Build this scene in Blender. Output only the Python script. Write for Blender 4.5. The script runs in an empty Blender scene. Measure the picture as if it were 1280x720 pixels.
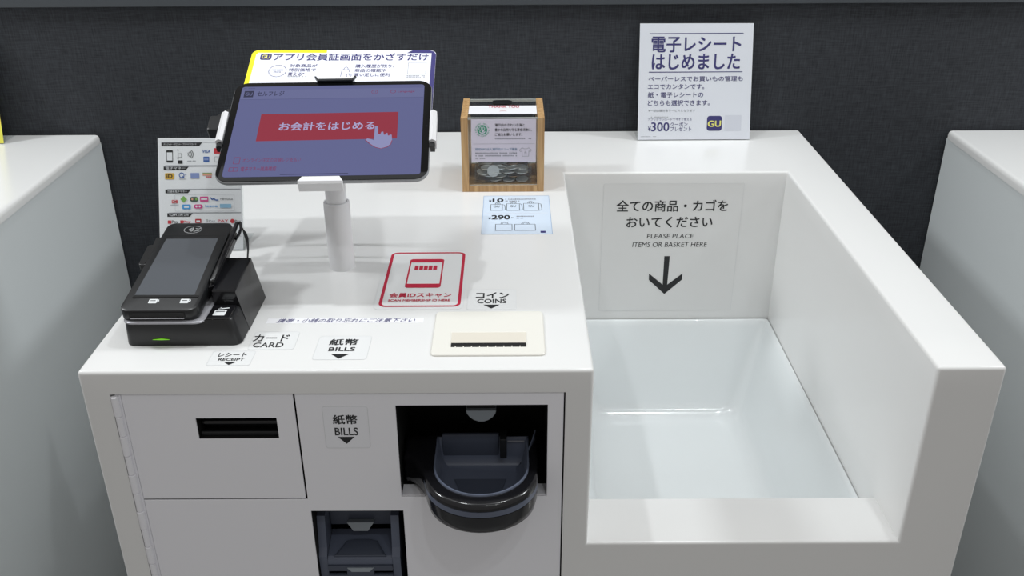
import bpy, bmesh, math, random
from mathutils import Vector, Matrix

random.seed(7)
H = 0.86                      # height of the counter top above the floor
sc = bpy.context.scene
C = sc.collection

# ------------------------------------------------------------------ camera
cam_d = bpy.data.cameras.new('camera'); cam = bpy.data.objects.new('camera', cam_d); C.objects.link(cam)
cam_d.sensor_width = 36.0; cam_d.lens = 1186.81 / 1280 * 36.0; cam_d.clip_start = 0.01
pi_, ro_ = math.radians(26.685), math.radians(-0.2941)
fw = Vector((0, math.cos(pi_), -math.sin(pi_))); rt = Vector((1, 0, 0)); up = rt.cross(fw)
r2 = rt * math.cos(ro_) + up * math.sin(ro_); u2 = up * math.cos(ro_) - rt * math.sin(ro_)
M = Matrix((r2, u2, -fw)).transposed().to_4x4(); M.translation = Vector((0.4702, -0.8779, 0.5404 + H))
cam.matrix_world = M
sc.camera = cam

# ------------------------------------------------------------------ light
w = bpy.data.worlds.new('world'); sc.world = w; w.use_nodes = True
bg = w.node_tree.nodes['Background']; bg.inputs['Color'].default_value = (1.0, 0.97, 0.935, 1); bg.inputs['Strength'].default_value = 0.34
def area(name, loc, aim, size, power, col, size_y=None):
    d = bpy.data.lights.new(name, 'AREA'); d.energy = power; d.color = col; d.size = size
    if size_y: d.shape = 'RECTANGLE'; d.size_y = size_y
    o = bpy.data.objects.new(name, d); C.objects.link(o); o.location = (loc[0], loc[1], loc[2] + H)
    v = Vector(aim) - Vector(loc); o.rotation_euler = v.to_track_quat('-Z', 'Y').to_euler(); return o
area('overhead_light', (-0.10, 0.12, 2.0), (0.2, 0.3, 0), 0.06, 7.8, (0.95, 0.985, 1))
area('overhead_light', (1.02, 0.18, 2.0), (0.7, 0.35, 0), 0.06, 6.6, (0.95, 0.985, 1))
area('overhead_light', (0.80, -1.25, 2.0), (0.5, 0.3, 0), 0.06, 2.9, (0.95, 0.985, 1))
area('overhead_light', (1.25, -1.25, 2.0), (0.6, 0.3, 0), 0.06, 2.5, (0.95, 0.985, 1))
area('overhead_light', (-1.75, 0.42, 2.0), (0.4, 0.4, 0), 0.30, 26, (0.94, 0.98, 1))  # unseen side fill, added to lift the tops and cabinet sides
area('overhead_light', (2.70, 0.42, 2.0), (0.5, 0.4, 0), 0.30, 24, (0.94, 0.98, 1))  # its counterpart on the right, likewise an added fill
area('overhead_fill', (0.5, 0.50, 2.3), (0.5, 0.50, 0), 4.0, 9, (0.95, 0.98, 1.0), 0.5)  # soft fill strip overhead, added to even out the counter tops
sc.cycles.transparent_max_bounces = 32
vs = sc.view_settings
vs.view_transform = 'Standard'; vs.look = 'None'; vs.gamma = 1.0; vs.exposure = 0.08; vs.use_curve_mapping = False

# ------------------------------------------------------------------ materials
def lin(c):
    f = lambda x: x / 12.92 if x <= 0.04045 else ((x + 0.055) / 1.055) ** 2.4
    return tuple(f(v / 255.0) for v in c) + (1,)
_m = {}
def mat(name, rgb, rough=0.5, metal=0.0, spec=0.5, emit=0.0, coat=0.0, noise=0.0, scale=40.0):
    if name in _m: return _m[name]
    m = bpy.data.materials.new(name); m.use_nodes = True; nt = m.node_tree
    b = nt.nodes['Principled BSDF']; c = lin(rgb)
    b.inputs['Base Color'].default_value = c; b.inputs['Roughness'].default_value = rough
    b.inputs['Metallic'].default_value = metal; b.inputs['Specular IOR Level'].default_value = spec
    b.inputs['Coat Weight'].default_value = coat
    if emit:
        b.inputs['Emission Color'].default_value = c; b.inputs['Emission Strength'].default_value = emit
        b.inputs['Base Color'].default_value = (0.01, 0.01, 0.012, 1)
    if noise:
        t = nt.nodes.new('ShaderNodeTexNoise'); t.inputs['Scale'].default_value = scale; t.inputs['Detail'].default_value = 4
        co = nt.nodes.new('ShaderNodeTexCoord'); nt.links.new(co.outputs['Object'], t.inputs['Vector'])
        mx = nt.nodes.new('ShaderNodeMix'); mx.data_type = 'RGBA'
        mx.inputs['A'].default_value = tuple(v * (1 - noise) for v in c[:3]) + (1,)
        mx.inputs['B'].default_value = tuple(min(1, v * (1 + noise)) for v in c[:3]) + (1,)
        nt.links.new(t.outputs['Fac'], mx.inputs['Factor']); nt.links.new(mx.outputs['Result'], b.inputs['Base Color'])
    _m[name] = m; return m
def wood_mat():
    m = bpy.data.materials.new('light_wood'); m.use_nodes = True; nt = m.node_tree; b = nt.nodes['Principled BSDF']
    co = nt.nodes.new('ShaderNodeTexCoord'); mp = nt.nodes.new('ShaderNodeMapping'); mp.inputs['Scale'].default_value = (160, 160, 9)
    t = nt.nodes.new('ShaderNodeTexNoise'); t.inputs['Scale'].default_value = 1.0; t.inputs['Detail'].default_value = 5; t.inputs['Distortion'].default_value = 0.6
    r = nt.nodes.new('ShaderNodeValToRGB'); r.color_ramp.elements[0].position = 0.35; r.color_ramp.elements[1].position = 0.68
    r.color_ramp.elements[0].color = lin((168, 128, 82)); r.color_ramp.elements[1].color = lin((206, 170, 122))
    nt.links.new(co.outputs['Object'], mp.inputs['Vector']); nt.links.new(mp.outputs['Vector'], t.inputs['Vector'])
    nt.links.new(t.outputs['Fac'], r.inputs['Fac']); nt.links.new(r.outputs['Color'], b.inputs['Base Color']); b.inputs['Roughness'].default_value = 0.5
    return m
def fabric_mat():
    m = bpy.data.materials.new('dark_woven_wallcovering'); m.use_nodes = True; nt = m.node_tree; b = nt.nodes['Principled BSDF']
    co = nt.nodes.new('ShaderNodeTexCoord'); out = []
    for s in ((35, 1, 420), (420, 1, 35)):
        mp = nt.nodes.new('ShaderNodeMapping'); mp.inputs['Scale'].default_value = s
        t = nt.nodes.new('ShaderNodeTexNoise'); t.inputs['Scale'].default_value = 1.0; t.inputs['Detail'].default_value = 3
        nt.links.new(co.outputs['Object'], mp.inputs['Vector']); nt.links.new(mp.outputs['Vector'], t.inputs['Vector']); out.append(t)
    a = nt.nodes.new('ShaderNodeMath'); a.operation = 'ADD'
    nt.links.new(out[0].outputs['Fac'], a.inputs[0]); nt.links.new(out[1].outputs['Fac'], a.inputs[1])
    r = nt.nodes.new('ShaderNodeValToRGB'); r.color_ramp.elements[0].position = 0.36; r.color_ramp.elements[1].position = 0.64
    h = nt.nodes.new('ShaderNodeMath'); h.operation = 'MULTIPLY'; h.inputs[1].default_value = 0.5
    nt.links.new(a.outputs[0], h.inputs[0]); nt.links.new(h.outputs[0], r.inputs['Fac'])
    r.color_ramp.elements[0].color = lin((42, 44, 48)); r.color_ramp.elements[1].color = lin((61, 64, 69))
    nt.links.new(r.outputs['Color'], b.inputs['Base Color']); b.inputs['Roughness'].default_value = 0.75; b.inputs['Specular IOR Level'].default_value = 0.25
    bp = nt.nodes.new('ShaderNodeBump'); bp.inputs['Strength'].default_value = 0.25; bp.inputs['Distance'].default_value = 0.001
    nt.links.new(h.outputs[0], bp.inputs['Height']); nt.links.new(bp.outputs['Normal'], b.inputs['Normal'])
    return m
def acrylic_mat(name='clear_acrylic', tint=(0.97, 0.98, 0.98), base=0.03):
    m = bpy.data.materials.new(name); m.use_nodes = True; nt = m.node_tree; nt.nodes.remove(nt.nodes['Principled BSDF'])
    o = nt.nodes['Material Output']; tr = nt.nodes.new('ShaderNodeBsdfTransparent'); tr.inputs['Color'].default_value = tint + (1,)
    g = nt.nodes.new('ShaderNodeBsdfGlossy'); g.inputs['Roughness'].default_value = 0.05
    f = nt.nodes.new('ShaderNodeFresnel'); f.inputs['IOR'].default_value = 1.45
    mx = nt.nodes.new('ShaderNodeMixShader')
    gm = nt.nodes.new('ShaderNodeNewGeometry'); iv = nt.nodes.new('ShaderNodeMath'); iv.operation = 'SUBTRACT'; iv.inputs[0].default_value = 1.0
    nt.links.new(gm.outputs['Backfacing'], iv.inputs[1]); ml = nt.nodes.new('ShaderNodeMath'); ml.operation = 'MULTIPLY'
    nt.links.new(f.outputs['Fac'], ml.inputs[0]); nt.links.new(iv.outputs[0], ml.inputs[1]); nt.links.new(ml.outputs[0], mx.inputs['Fac']); nt.links.new(tr.outputs[0], mx.inputs[1]); nt.links.new(g.outputs[0], mx.inputs[2])
    nt.links.new(mx.outputs[0], o.inputs['Surface']); return m

WHITE = mat('white_solid_surface', (233, 233, 232), 0.22, noise=0.012, scale=6)
TUB = mat('tub_gloss_white', (238, 242, 243), 0.16, coat=0.3)
PANEL = mat('side_panel_shaded_white', (216, 221, 222), 0.35)  # white cabinet sides; the shade between counters is put into this grey
DOOR = mat('door_light_grey_paint', (243, 243, 248), 0.30, spec=0.7)
CREAM = mat('coin_plate_cream', (236, 234, 226), 0.35)
FABRIC = fabric_mat()
FASCIA = mat('fascia_grey', (66, 71, 76), 0.45)
FLOOR = mat('floor_grey_tile', (140, 140, 140), 0.4, noise=0.08, scale=3)
BLACK = mat('black_plastic', (26, 27, 29), 0.35)
GLOSSB = mat('black_gloss_plastic', (22, 22, 25), 0.16)
DEEP = mat('black_interior', (10, 10, 11), 0.7)
SLATE = mat('slate_plastic', (92, 99, 116), 0.36)
SLATED = mat('dark_slate_plastic', (70, 76, 90), 0.4)
LENS = mat('frosted_lens', (150, 158, 165), 0.4)
WPL = mat('white_plastic', (232, 232, 234), 0.38)
GREYM = mat('grey_aluminium', (150, 152, 155), 0.38, metal=0.25)
SILVER = mat('silver_trim', (170, 170, 176), 0.3, metal=0.3)
COIN = mat('coin_silver', (216, 216, 213), 0.32, metal=0.6, noise=0.1, scale=300)
COINB = mat('coin_bronze', (150, 118, 84), 0.3, metal=0.8, noise=0.1, scale=300)
AEDGE = mat('polished_acrylic_edge', (206, 210, 206), 0.2)
WOOD = wood_mat(); ACR = acrylic_mat()
PAPER = mat('white_paper', (244, 244, 247), 0.45)
CARD = mat('sign_card_lilac_white', (240, 240, 248), 0.35)
STICK = mat('clear_white_sticker', (233, 234, 234), 0.22)
EDGE = mat('sticker_edge_grey', (214, 216, 217), 0.4)

# ------------------------------------------------------------------ helpers
def place(o, parent):
    C.objects.link(o)
    if parent is not None: o.parent = parent
def world_of(o):
    v = Vector((0, 0, 0))
    while o is not None: v += o.location; o = o.parent
    return v
def thing(name, label, cat, loc=(0, 0, 0), group=None):
    o = bpy.data.objects.new(name, None); o.empty_display_size = 0.05; C.objects.link(o)
    o.location = (loc[0], loc[1], loc[2] + H); tag(o, label, cat, group); return o
def tag(o, label, cat, group=None):
    o['label'] = label; o['category'] = cat
    if group: o['group'] = group
    return o
def obj(name, bm, mats, parent=None, smooth=None):
    """link a bmesh drawn in counter coordinates (z = 0 on the counter top) as one mesh object"""
    bmesh.ops.recalc_face_normals(bm, faces=bm.faces) if smooth != 'keep' else None
    if parent is None:
        xs = [v.co.x for v in bm.verts]; ys = [v.co.y for v in bm.verts]; zs = [v.co.z for v in bm.verts]
        org = Vector(((min(xs) + max(xs)) / 2, (min(ys) + max(ys)) / 2, min(zs)))
        loc = org + Vector((0, 0, H))
    else:
        org = world_of(parent) - Vector((0, 0, H)); loc = Vector((0, 0, 0))
    for v in bm.verts: v.co -= org
    me = bpy.data.meshes.new(name); bm.to_mesh(me); bm.free()
    for m in (mats if isinstance(mats, (list, tuple)) else [mats]): me.materials.append(m)
    if smooth and smooth != 'keep':
        try:
            me.polygons.foreach_set('use_smooth', [True] * len(me.polygons)); me.set_sharp_from_angle(angle=math.radians(smooth))
        except Exception: pass
    o = bpy.data.objects.new(name, me); o.location = loc; place(o, parent); return o
def struct(name, bm, m):
    o = obj(name, bm, m); o['kind'] = 'structure'; return o
def box(bm, x0, x1, y0, y1, z0, z1, bev=0.0, seg=2, mi=0):
    vs_ = [bm.verts.new((x, y, z)) for x in (x0, x1) for y in (y0, y1) for z in (z0, z1)]
    q = [(0, 1, 3, 2), (4, 6, 7, 5), (0, 4, 5, 1), (2, 3, 7, 6), (0, 2, 6, 4), (1, 5, 7, 3)]
    fs = [bm.faces.new([vs_[i] for i in f]) for f in q]
    for f in fs: f.material_index = mi
    if bev:
        es = list({e for f in fs for e in f.edges})
        r = bmesh.ops.bevel(bm, geom=es, offset=bev, segments=seg, profile=0.5, affect='EDGES', clamp_overlap=True)
        for f in r['faces']: f.material_index = mi
    return bm
def bx(*a, **k): return box(bmesh.new(), *a, **k)
def solid(xs, ys, zs, fn):
    """manifold of the grid cells for which fn(i, j, k) is true"""
    bm = bmesh.new(); vd = {}
    def V(i, j, k):
        if (i, j, k) not in vd: vd[(i, j, k)] = bm.verts.new((xs[i], ys[j], zs[k]))
        return vd[(i, j, k)]
    nx, ny, nz = len(xs) - 1, len(ys) - 1, len(zs) - 1
    on = lambda i, j, k: 0 <= i < nx and 0 <= j < ny and 0 <= k < nz and fn(i, j, k)
    for i in range(nx):
        for j in range(ny):
            for k in range(nz):
                if not on(i, j, k): continue
                if not on(i - 1, j, k): bm.faces.new([V(i, j, k), V(i, j, k + 1), V(i, j + 1, k + 1), V(i, j + 1, k)])
                if not on(i + 1, j, k): bm.faces.new([V(i + 1, j, k), V(i + 1, j + 1, k), V(i + 1, j + 1, k + 1), V(i + 1, j, k + 1)])
                if not on(i, j - 1, k): bm.faces.new([V(i, j, k), V(i + 1, j, k), V(i + 1, j, k + 1), V(i, j, k + 1)])
                if not on(i, j + 1, k): bm.faces.new([V(i, j + 1, k), V(i, j + 1, k + 1), V(i + 1, j + 1, k + 1), V(i + 1, j + 1, k)])
                if not on(i, j, k - 1): bm.faces.new([V(i, j, k), V(i, j + 1, k), V(i + 1, j + 1, k), V(i + 1, j, k)])
                if not on(i, j, k + 1): bm.faces.new([V(i, j, k + 1), V(i + 1, j, k + 1), V(i + 1, j + 1, k + 1), V(i, j + 1, k + 1)])
    return bm
def bevel_sharp(bm, off, seg=3, pred=None):
    bm.normal_update()
    es = [e for e in bm.edges if len(e.link_faces) == 2 and e.calc_face_angle(0) > 0.6 and e.is_convex and (pred is None or pred(e))]
    bmesh.ops.bevel(bm, geom=es, offset=off, segments=seg, profile=0.5, affect='EDGES', clamp_overlap=True)
def rr(x0, y0, x1, y1, r, n=6):
    """rounded rectangle outline, counter-clockwise"""
    pts = []
    r = min(r, (x1 - x0) / 2 - 1e-6, (y1 - y0) / 2 - 1e-6)
    for cx, cy, a0 in ((x1 - r, y0 + r, -90), (x1 - r, y1 - r, 0), (x0 + r, y1 - r, 90), (x0 + r, y0 + r, 180)):
        for i in range(n + 1):
            a = math.radians(a0 + 90.0 * i / n); pts.append((cx + r * math.cos(a), cy + r * math.sin(a)))
    return pts
def loft(bm, rings, cap0=True, cap1=True, mi=0):
    rv = [[bm.verts.new(p) for p in r] for r in rings]; n = len(rings[0])
    for a, b in zip(rv, rv[1:]):
        for i in range(n):
            f = bm.faces.new([a[i], a[(i + 1) % n], b[(i + 1) % n], b[i]]); f.material_index = mi
    if cap0: bm.faces.new(rv[0][::-1]).material_index = mi
    if cap1: bm.faces.new(rv[-1]).material_index = mi
    return rv
class Frame:
    """a flat place in the scene: origin and two axes"""
    def __init__(s, O, ex=(1, 0, 0), ey=(0, 1, 0)):
        s.O = Vector(O); s.x = Vector(ex).normalized(); y = Vector(ey); s.y = (y - s.x * y.dot(s.x)).normalized(); s.n = s.x.cross(s.y)
    def p(s, u, v, h=0.0): return s.O + s.x * u + s.y * v + s.n * h
def prism(bm, fr, pts, h0, h1, bev=0.0, mi=0):
    if bev:
        cx = sum(p[0] for p in pts) / len(pts); cy = sum(p[1] for p in pts) / len(pts)
        w_ = max(abs(p[0] - cx) for p in pts); h_ = max(abs(p[1] - cy) for p in pts)
        ins = lambda d: [(cx + (p[0] - cx) * (1 - d / w_), cy + (p[1] - cy) * (1 - d / h_)) for p in pts]
        rings = [[fr.p(u, v, h0) for u, v in pts], [fr.p(u, v, h1 - bev) for u, v in pts],
                 [fr.p(u, v, h1 - bev * 0.3) for u, v in ins(bev * 0.3)], [fr.p(u, v, h1) for u, v in ins(bev)]]
    else:
        rings = [[fr.p(u, v, h0) for u, v in pts], [fr.p(u, v, h1) for u, v in pts]]
    loft(bm, rings, mi=mi)
def tube(bm, pts, r, n=10, mi=0):
    pts = [Vector(p) for p in pts]; rings = []
    rad = r if isinstance(r, (list, tuple)) else [r] * len(pts)
    for i, p in enumerate(pts):
        t = (pts[min(i + 1, len(pts) - 1)] - pts[max(i - 1, 0)]).normalized()
        a = Vector((0, 0, 1)) if abs(t.z) < 0.9 else Vector((0, 1, 0))
        e1 = t.cross(a).normalized(); e2 = t.cross(e1)
        rings.append([p + (e1 * math.cos(2 * math.pi * k / n) + e2 * math.sin(2 * math.pi * k / n)) * rad[i] for k in range(n)])
    loft(bm, rings, mi=mi)
def lathe(bm, cx, cy, prof, n=40, mi=0):
    loft(bm, [[(cx + r * math.cos(2 * math.pi * k / n), cy + r * math.sin(2 * math.pi * k / n), z) for k in range(n)] for r, z in prof], mi=mi)
def grid_plate(xs, zs, y0, y1, fn): return solid(xs, [y0, y1], zs, lambda i, j, k: fn(i, k))

# ---- lettering: glyph outlines of the built-in font laid out as flat polygons
_tc = {}
def glyphs(body, off):
    if (body, off) in _tc: return _tc[(body, off)]
    cu = bpy.data.curves.new('lettering', 'FONT'); cu.body = body; cu.offset = off; cu.resolution_u = 3
    o = bpy.data.objects.new('lettering', cu); C.objects.link(o); bpy.context.view_layer.update()
    dg = bpy.context.evaluated_depsgraph_get(); me = bpy.data.meshes.new_from_object(o.evaluated_get(dg))
    vv = [(v.co.x, v.co.y) for v in me.vertices]; ff = [tuple(p.vertices) for p in me.polygons]
    bpy.data.objects.remove(o); bpy.data.curves.remove(cu); bpy.data.meshes.remove(me)
    _tc[(body, off)] = (vv, ff); return vv, ff
class Print:
    """flat artwork printed on a Frame, collected into one mesh with several materials"""
    def __init__(s, fr, h=0.0): s.fr = fr; s.bm = bmesh.new(); s.mats = []; s.h = h; s.lay = 1
    def mi(s, m):
        if m not in s.mats: s.mats.append(m)
        return s.mats.index(m)
    def P(s, u, v): return s.fr.p(u, v, s.h + s.lay * 0.00012)
    def face(s, pts, m):
        f = s.bm.faces.new([s.bm.verts.new(s.P(u, v)) for u, v in pts]); f.material_index = s.mi(m)
    def body(s, pts, t, m, bev=0.0): prism(s.bm, s.fr, pts, s.h - t, s.h, bev, s.mi(m))
    def rect(s, x0, y0, x1, y1, m): s.face([(x0, y0), (x1, y0), (x1, y1), (x0, y1)], m)
    def rrect(s, x0, y0, x1, y1, r, m): s.face(rr(x0, y0, x1, y1, r, 5), m)
    def ring(s, x0, y0, x1, y1, r, t, m, ty=None):
        ty = t if ty is None else ty
        s.band(rr(x0, y0, x1, y1, r, 5), rr(x0 + t, y0 + ty, x1 - t, y1 - ty, max(r - t, 0.0002), 5), m)
    def band(s, a, b, m):
        A = [s.bm.verts.new(s.P(*p)) for p in a]; B = [s.bm.verts.new(s.P(*p)) for p in b]; n = len(A)
        for i in range(n):
            s.bm.faces.new([A[i], A[(i + 1) % n], B[(i + 1) % n], B[i]]).material_index = s.mi(m)
    def oval(s, cx, cy, rx, ry, m, n=28): s.face([(cx + rx * math.cos(2 * math.pi * k / n), cy + ry * math.sin(2 * math.pi * k / n)) for k in range(n)], m)
    def oring(s, cx, cy, rx, ry, t, m, n=32):
        f = lambda a, b: [(cx + a * math.cos(2 * math.pi * k / n), cy + b * math.sin(2 * math.pi * k / n)) for k in range(n)]
        s.band(f(rx, ry), f(rx - t, ry - t), m)
    def line(s, pts, t, m):
        for (x0, y0), (x1, y1) in zip(pts, pts[1:]):
            d = math.hypot(x1 - x0, y1 - y0) or 1e-9; nx, ny = -(y1 - y0) / d * t / 2, (x1 - x0) / d * t / 2
            s.face([(x0 + nx, y0 + ny), (x0 - nx, y0 - ny), (x1 - nx, y1 - ny), (x1 + nx, y1 + ny)], m)
    def arc(s, cx, cy, rx, ry, a0, a1, t, m, n=10):
        s.line([(cx + rx * math.cos(math.radians(a0 + (a1 - a0) * k / n)), cy + ry * math.sin(math.radians(a0 + (a1 - a0) * k / n))) for k in range(n + 1)], t, m)
    def text(s, body, x0, y0, x1, y1, m, off=0.02, shear=0.0):
        vv, ff = glyphs(body, 0.0)
        ax, bx_ = min(p[0] for p in vv), max(p[0] for p in vv); ay, by = min(p[1] for p in vv), max(p[1] for p in vv)
        sx = (x1 - x0) / (bx_ - ax); sy = (y1 - y0) / max(by - ay, 1e-6)
        k = s.mi(m); off *= 0.6; h0 = s.h
        for gx, gy in (((-off, -off), (off, -off), (-off, off), (off, off)) if off > 0.001 else ((0, 0),)):
            V = [s.bm.verts.new(s.P(x0 + (p[0] + gx * 1.1 - ax) * sx + shear * (p[1] - ay) * sy, y0 + (p[1] + gy * 0.8 - ay) * sy)) for p in vv]
            for f in ff: s.bm.faces.new([V[i] for i in f]).material_index = k
            s.h += 0.000025
        s.h = h0
    def dashes(s, x0, y0, x1, y1, m, n, seed=1):
        """a line of print too small to read: a row of short strokes"""
        rnd = random.Random(seed); wd = (x1 - x0) / n
        for i in range(n):
            if rnd.random() < 0.12: continue
            s.rect(x0 + i * wd, y0 + (y1 - y0) * 0.15 * rnd.random(), x0 + i * wd + wd * 0.72, y1 - (y1 - y0) * 0.2 * rnd.random(), m)
    def up(s): s.lay += 1; return s
    def make(s, name, parent=None): return obj(name, s.bm, s.mats, parent, smooth='keep')
K = mat('ink_black', (30, 31, 33), 0.5); NAVY = mat('ink_navy', (58, 54, 118), 0.5); RED = mat('ink_red', (196, 40, 68), 0.4)
GREYI = mat('ink_grey', (140, 142, 150), 0.5); YEL = mat('ink_yellow', (248, 240, 40), 0.45); LYEL = mat('ink_pale_yellow', (245, 238, 130), 0.45)
GREEN = mat('ink_green', (60, 150, 120), 0.5); WINK = mat('ink_white', (242, 242, 246), 0.45); LBLUE = mat('price_card_pale_blue', (214, 228, 244), 0.35)
BLUEL = mat('ink_blue_line', (140, 175, 215), 0.45)

# ================================================================== setting
struct('wall_back', bx(-3, 4, 0.857, 0.95, -H, 0.60), FABRIC)
b = bx(-3, 4, 0.846, 0.8568, 0.2335, 0.58, bev=0.0012)
struct('trim_1', b, FASCIA)
struct('floor', bx(-3, 4, -3, 0.857, -H - 0.02, -H), FLOOR)

# ================================================================== main counter
X1, X2, D, DB, DL = 0.559, 0.9308, 0.8525, 0.6256, 0.0843
XE = 1.008
counter = thing('checkout_counter', 'white self-checkout counter in the centre with basket bay and change machine doors', 'counter', (0.5, 0.43, -H), 'white checkout counters along the dark wall')
CX0, CX1, CZ0, CZ1, CYD = 0.0285, 0.5285, -0.83, -0.0290, 0.30
xs = [0.0, CX0, CX1, X1, X2, XE]; ys = [0.0, DL, CYD, DB, D]; zs = [-H, CZ0, -0.60, -0.2433, CZ1, 0.0]
def shell_fn(i, j, k):
    if i == 3 and j <= 2 and k >= 3: return False                       # basket bay
    if i == 3 and 1 <= j <= 2 and k == 2: return False                  # hole for the tub
    if i == 1 and j <= 1 and 1 <= k <= 3: return False                  # machine cabinet
    return True
bm = solid(xs, ys, zs, shell_fn)
bmesh.ops.dissolve_limit(bm, angle_limit=0.01, verts=bm.verts, edges=bm.edges)
def keep(e):
    a, c = e.verts[0].co, e.verts[1].co; m_ = (a + c) / 2
    if m_.z < -H + 0.01: return False
    if CX0 - 0.001 < m_.x < CX1 + 0.001 and CZ0 - 0.001 < m_.z < CZ1 + 0.001 and m_.y < CYD + 0.001: return False
    if abs(m_.y - D) < 0.001: return False
    return True
bevel_sharp(bm, 0.0042, 4, keep)
for v in bm.verts:
    if v.co.x > XE - 0.02: v.co.x += -0.0015 + 0.0065 * v.co.y / D
    if v.co.x < 0.02: v.co.x -= 0.002
obj('counter_shell', bm, WHITE, counter, smooth=40)
# moulded tub under the basket bay
bm = bmesh.new(); rings = []
tx0, tx1, ty0, ty1 = X1 + 0.001, X2 - 0.001, DL + 0.001, DB - 0.002
for z, i, r in ((-0.2785, 0.0, 0.006), (-0.2785, 0.001, 0.006), (-0.281, 0.0035, 0.010), (-0.290, 0.0055, 0.012), (-0.400, 0.033, 0.022), (-0.428, 0.041, 0.028), (-0.440, 0.047, 0.034), (-0.447, 0.056, 0.038), (-0.450, 0.070, 0.045)):
    rings.append([(x, y, z) for x, y in rr(tx0 + i, ty0 + i, tx1 - i, ty1 - i, r, 8)])
loft(bm, rings, cap0=False); 
for f in bm.faces: f.normal_flip()
tub = obj('basket_tub', bm, TUB, counter, smooth=35)
md = tub.modifiers.new('thickness', 'SOLIDIFY'); md.thickness = 0.003; md.offset = 1
# doors in front of the machines
XR0, XR1, ZR0, ZR1 = 0.0395, 0.2285, -0.1748, -0.0305
sx0, sx1, sz0, sz1 = 0.1170, 0.2070, -0.0905, -0.0625
bm = grid_plate([XR0, sx0, sx1, XR1], [ZR0, sz0, sz1, ZR1], 0.002, 0.0035, lambda i, k: not (i == 1 and k == 1))
bevel_sharp(bm, 0.0006, 2, lambda e: abs(e.verts[0].co.y - 0.002) < 1e-4 and abs(e.verts[1].co.y - 0.002) < 1e-4)
d1 = obj('door', bm, DOOR, counter); d1['label'] = 'small upper door with the dark receipt slot'
OX0, OX1, OZ0, OZ1 = 0.3405, 0.5092, -0.1738, -0.0468      # coin opening
PX0, PX1, PZ0, PZ1 = 0.2325, 0.3410, -0.3400, -0.1940      # banknote opening
xs = [XR0, 0.2305, PX0, OX0, PX1, OX1, 0.5268]; zs = [CZ0 + 0.002, PZ0, PZ1, -0.1765, OZ0, OZ1, -0.0305]
def door_fn(i, k):
    if i == 0 and k >= 3: return False
    if 3 <= i <= 4 and k == 4: return False
    if 2 <= i <= 3 and k == 1: return False
    return True
bm = grid_plate(xs, zs, 0.002, 0.0035, door_fn)
bmesh.ops.dissolve_limit(bm, angle_limit=0.01, verts=bm.verts, edges=bm.edges)
bevel_sharp(bm, 0.0006, 2, lambda e: abs(e.verts[0].co.y - 0.002) < 1e-4 and abs(e.verts[1].co.y - 0.002) < 1e-4)
d2 = obj('door', bm, DOOR, counter); d2['label'] = 'large lower door with openings for coins and banknotes'
# piano hinge down the left of the doors
bm = bmesh.new(); z = -0.0315; hx = 0.0332; k = 0
while z > -0.80:
    L = 0.0262; r = 0.0042 if k % 2 == 0 else 0.0037
    ringz = [(r * 0.7, z), (r, z - 0.0008), (r, z - L + 0.0008), (r * 0.7, z - L)]
    for rr_, zz in [(0, 0)]: lathe(bm, hx, 0.0005, ringz, 14)
    z -= L + 0.0004; k += 1
box(bm, hx, 0.0392, 0.0022, 0.0036, -0.80, -0.0310)
obj('hinge', bm, DOOR, counter, smooth=50)
# dark liner inside the cabinet
b = solid([CX0 + 0.001, CX0 + 0.003, CX1 - 0.003, CX1 - 0.001], [0.006, CYD - 0.004, CYD - 0.001], [CZ0 + 0.001, CZ0 + 0.003, CZ1 - 0.003, CZ1 - 0.001], lambda i, j, k: not (i == 1 and k == 1 and j == 0))
obj('cabinet_liner', b, DEEP, counter)

# receipt printer behind the small slot
rp = thing('receipt_printer', 'black receipt printer seen through the narrow slot of the small door', 'printer', (0.162, 0.03, -0.0935))
b = solid([sx0 - 0.004, sx0, sx1, sx1 + 0.004], [0.0045, 0.028, 0.12], [sz0 - 0.003, sz0, sz1, sz1 + 0.003], lambda i, j, k: not (i == 1 and k == 1 and j == 0))
obj('housing', b, DEEP, rp)
bm = bmesh.new(); tube(bm, [(sx0 + 0.002, 0.018, -0.0775), (sx1 - 0.002, 0.018, -0.0775)], 0.0042, 14); obj('roller', bm, GLOSSB, rp, smooth=40)
obj('tear_bar', bx(sx0 + 0.001, sx1 - 0.001, 0.008, 0.012, sz0 + 0.0002, sz0 + 0.006, bev=0.0006), BLACK, rp)

# ================================================================== coin change unit
coin = thing('coin_dispenser', 'black coin change tray with rounded front sticking out of the right opening', 'coin tray', (0.434, 0.02, -0.172))
b = solid([OX0 - 0.002, OX0 - 0.0005, OX1 + 0.0005, OX1 + 0.002], [0.0042, 0.135, 0.137], [OZ0 - 0.002, OZ0 - 0.0005, OZ1 + 0.0005, OZ1 + 0.002], lambda i, j, k: not (i == 1 and k == 1 and j == 0))
obj('housing', b, DEEP, coin)
ZT = -0.1285
def coin_outer():
    p = []
    p += [(0.3425, 0.0640), (0.3425, 0.0450), (0.3425, 0.0300), (0.3430, 0.0226), (0.3474, 0.0212), (0.3534, 0.0165), (0.3587, 0.0090), (0.3641, 0.0000), (0.3688, -0.0115)]
    cx, cy, r = 0.4345, -0.0120, 0.0640
    for i in range(25):
        a = math.radians(190 + 170.0 * i / 24); ry = 0.0585 if 190 <= 360 else r
        p.append((cx + r * math.cos(a), cy + ry * math.sin(a)))
    p += [(0.4986, 0.0020), (0.4990, 0.0160), (0.4990, 0.0300), (0.4990, 0.0470), (0.4990, 0.0640)]
    return p
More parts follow.
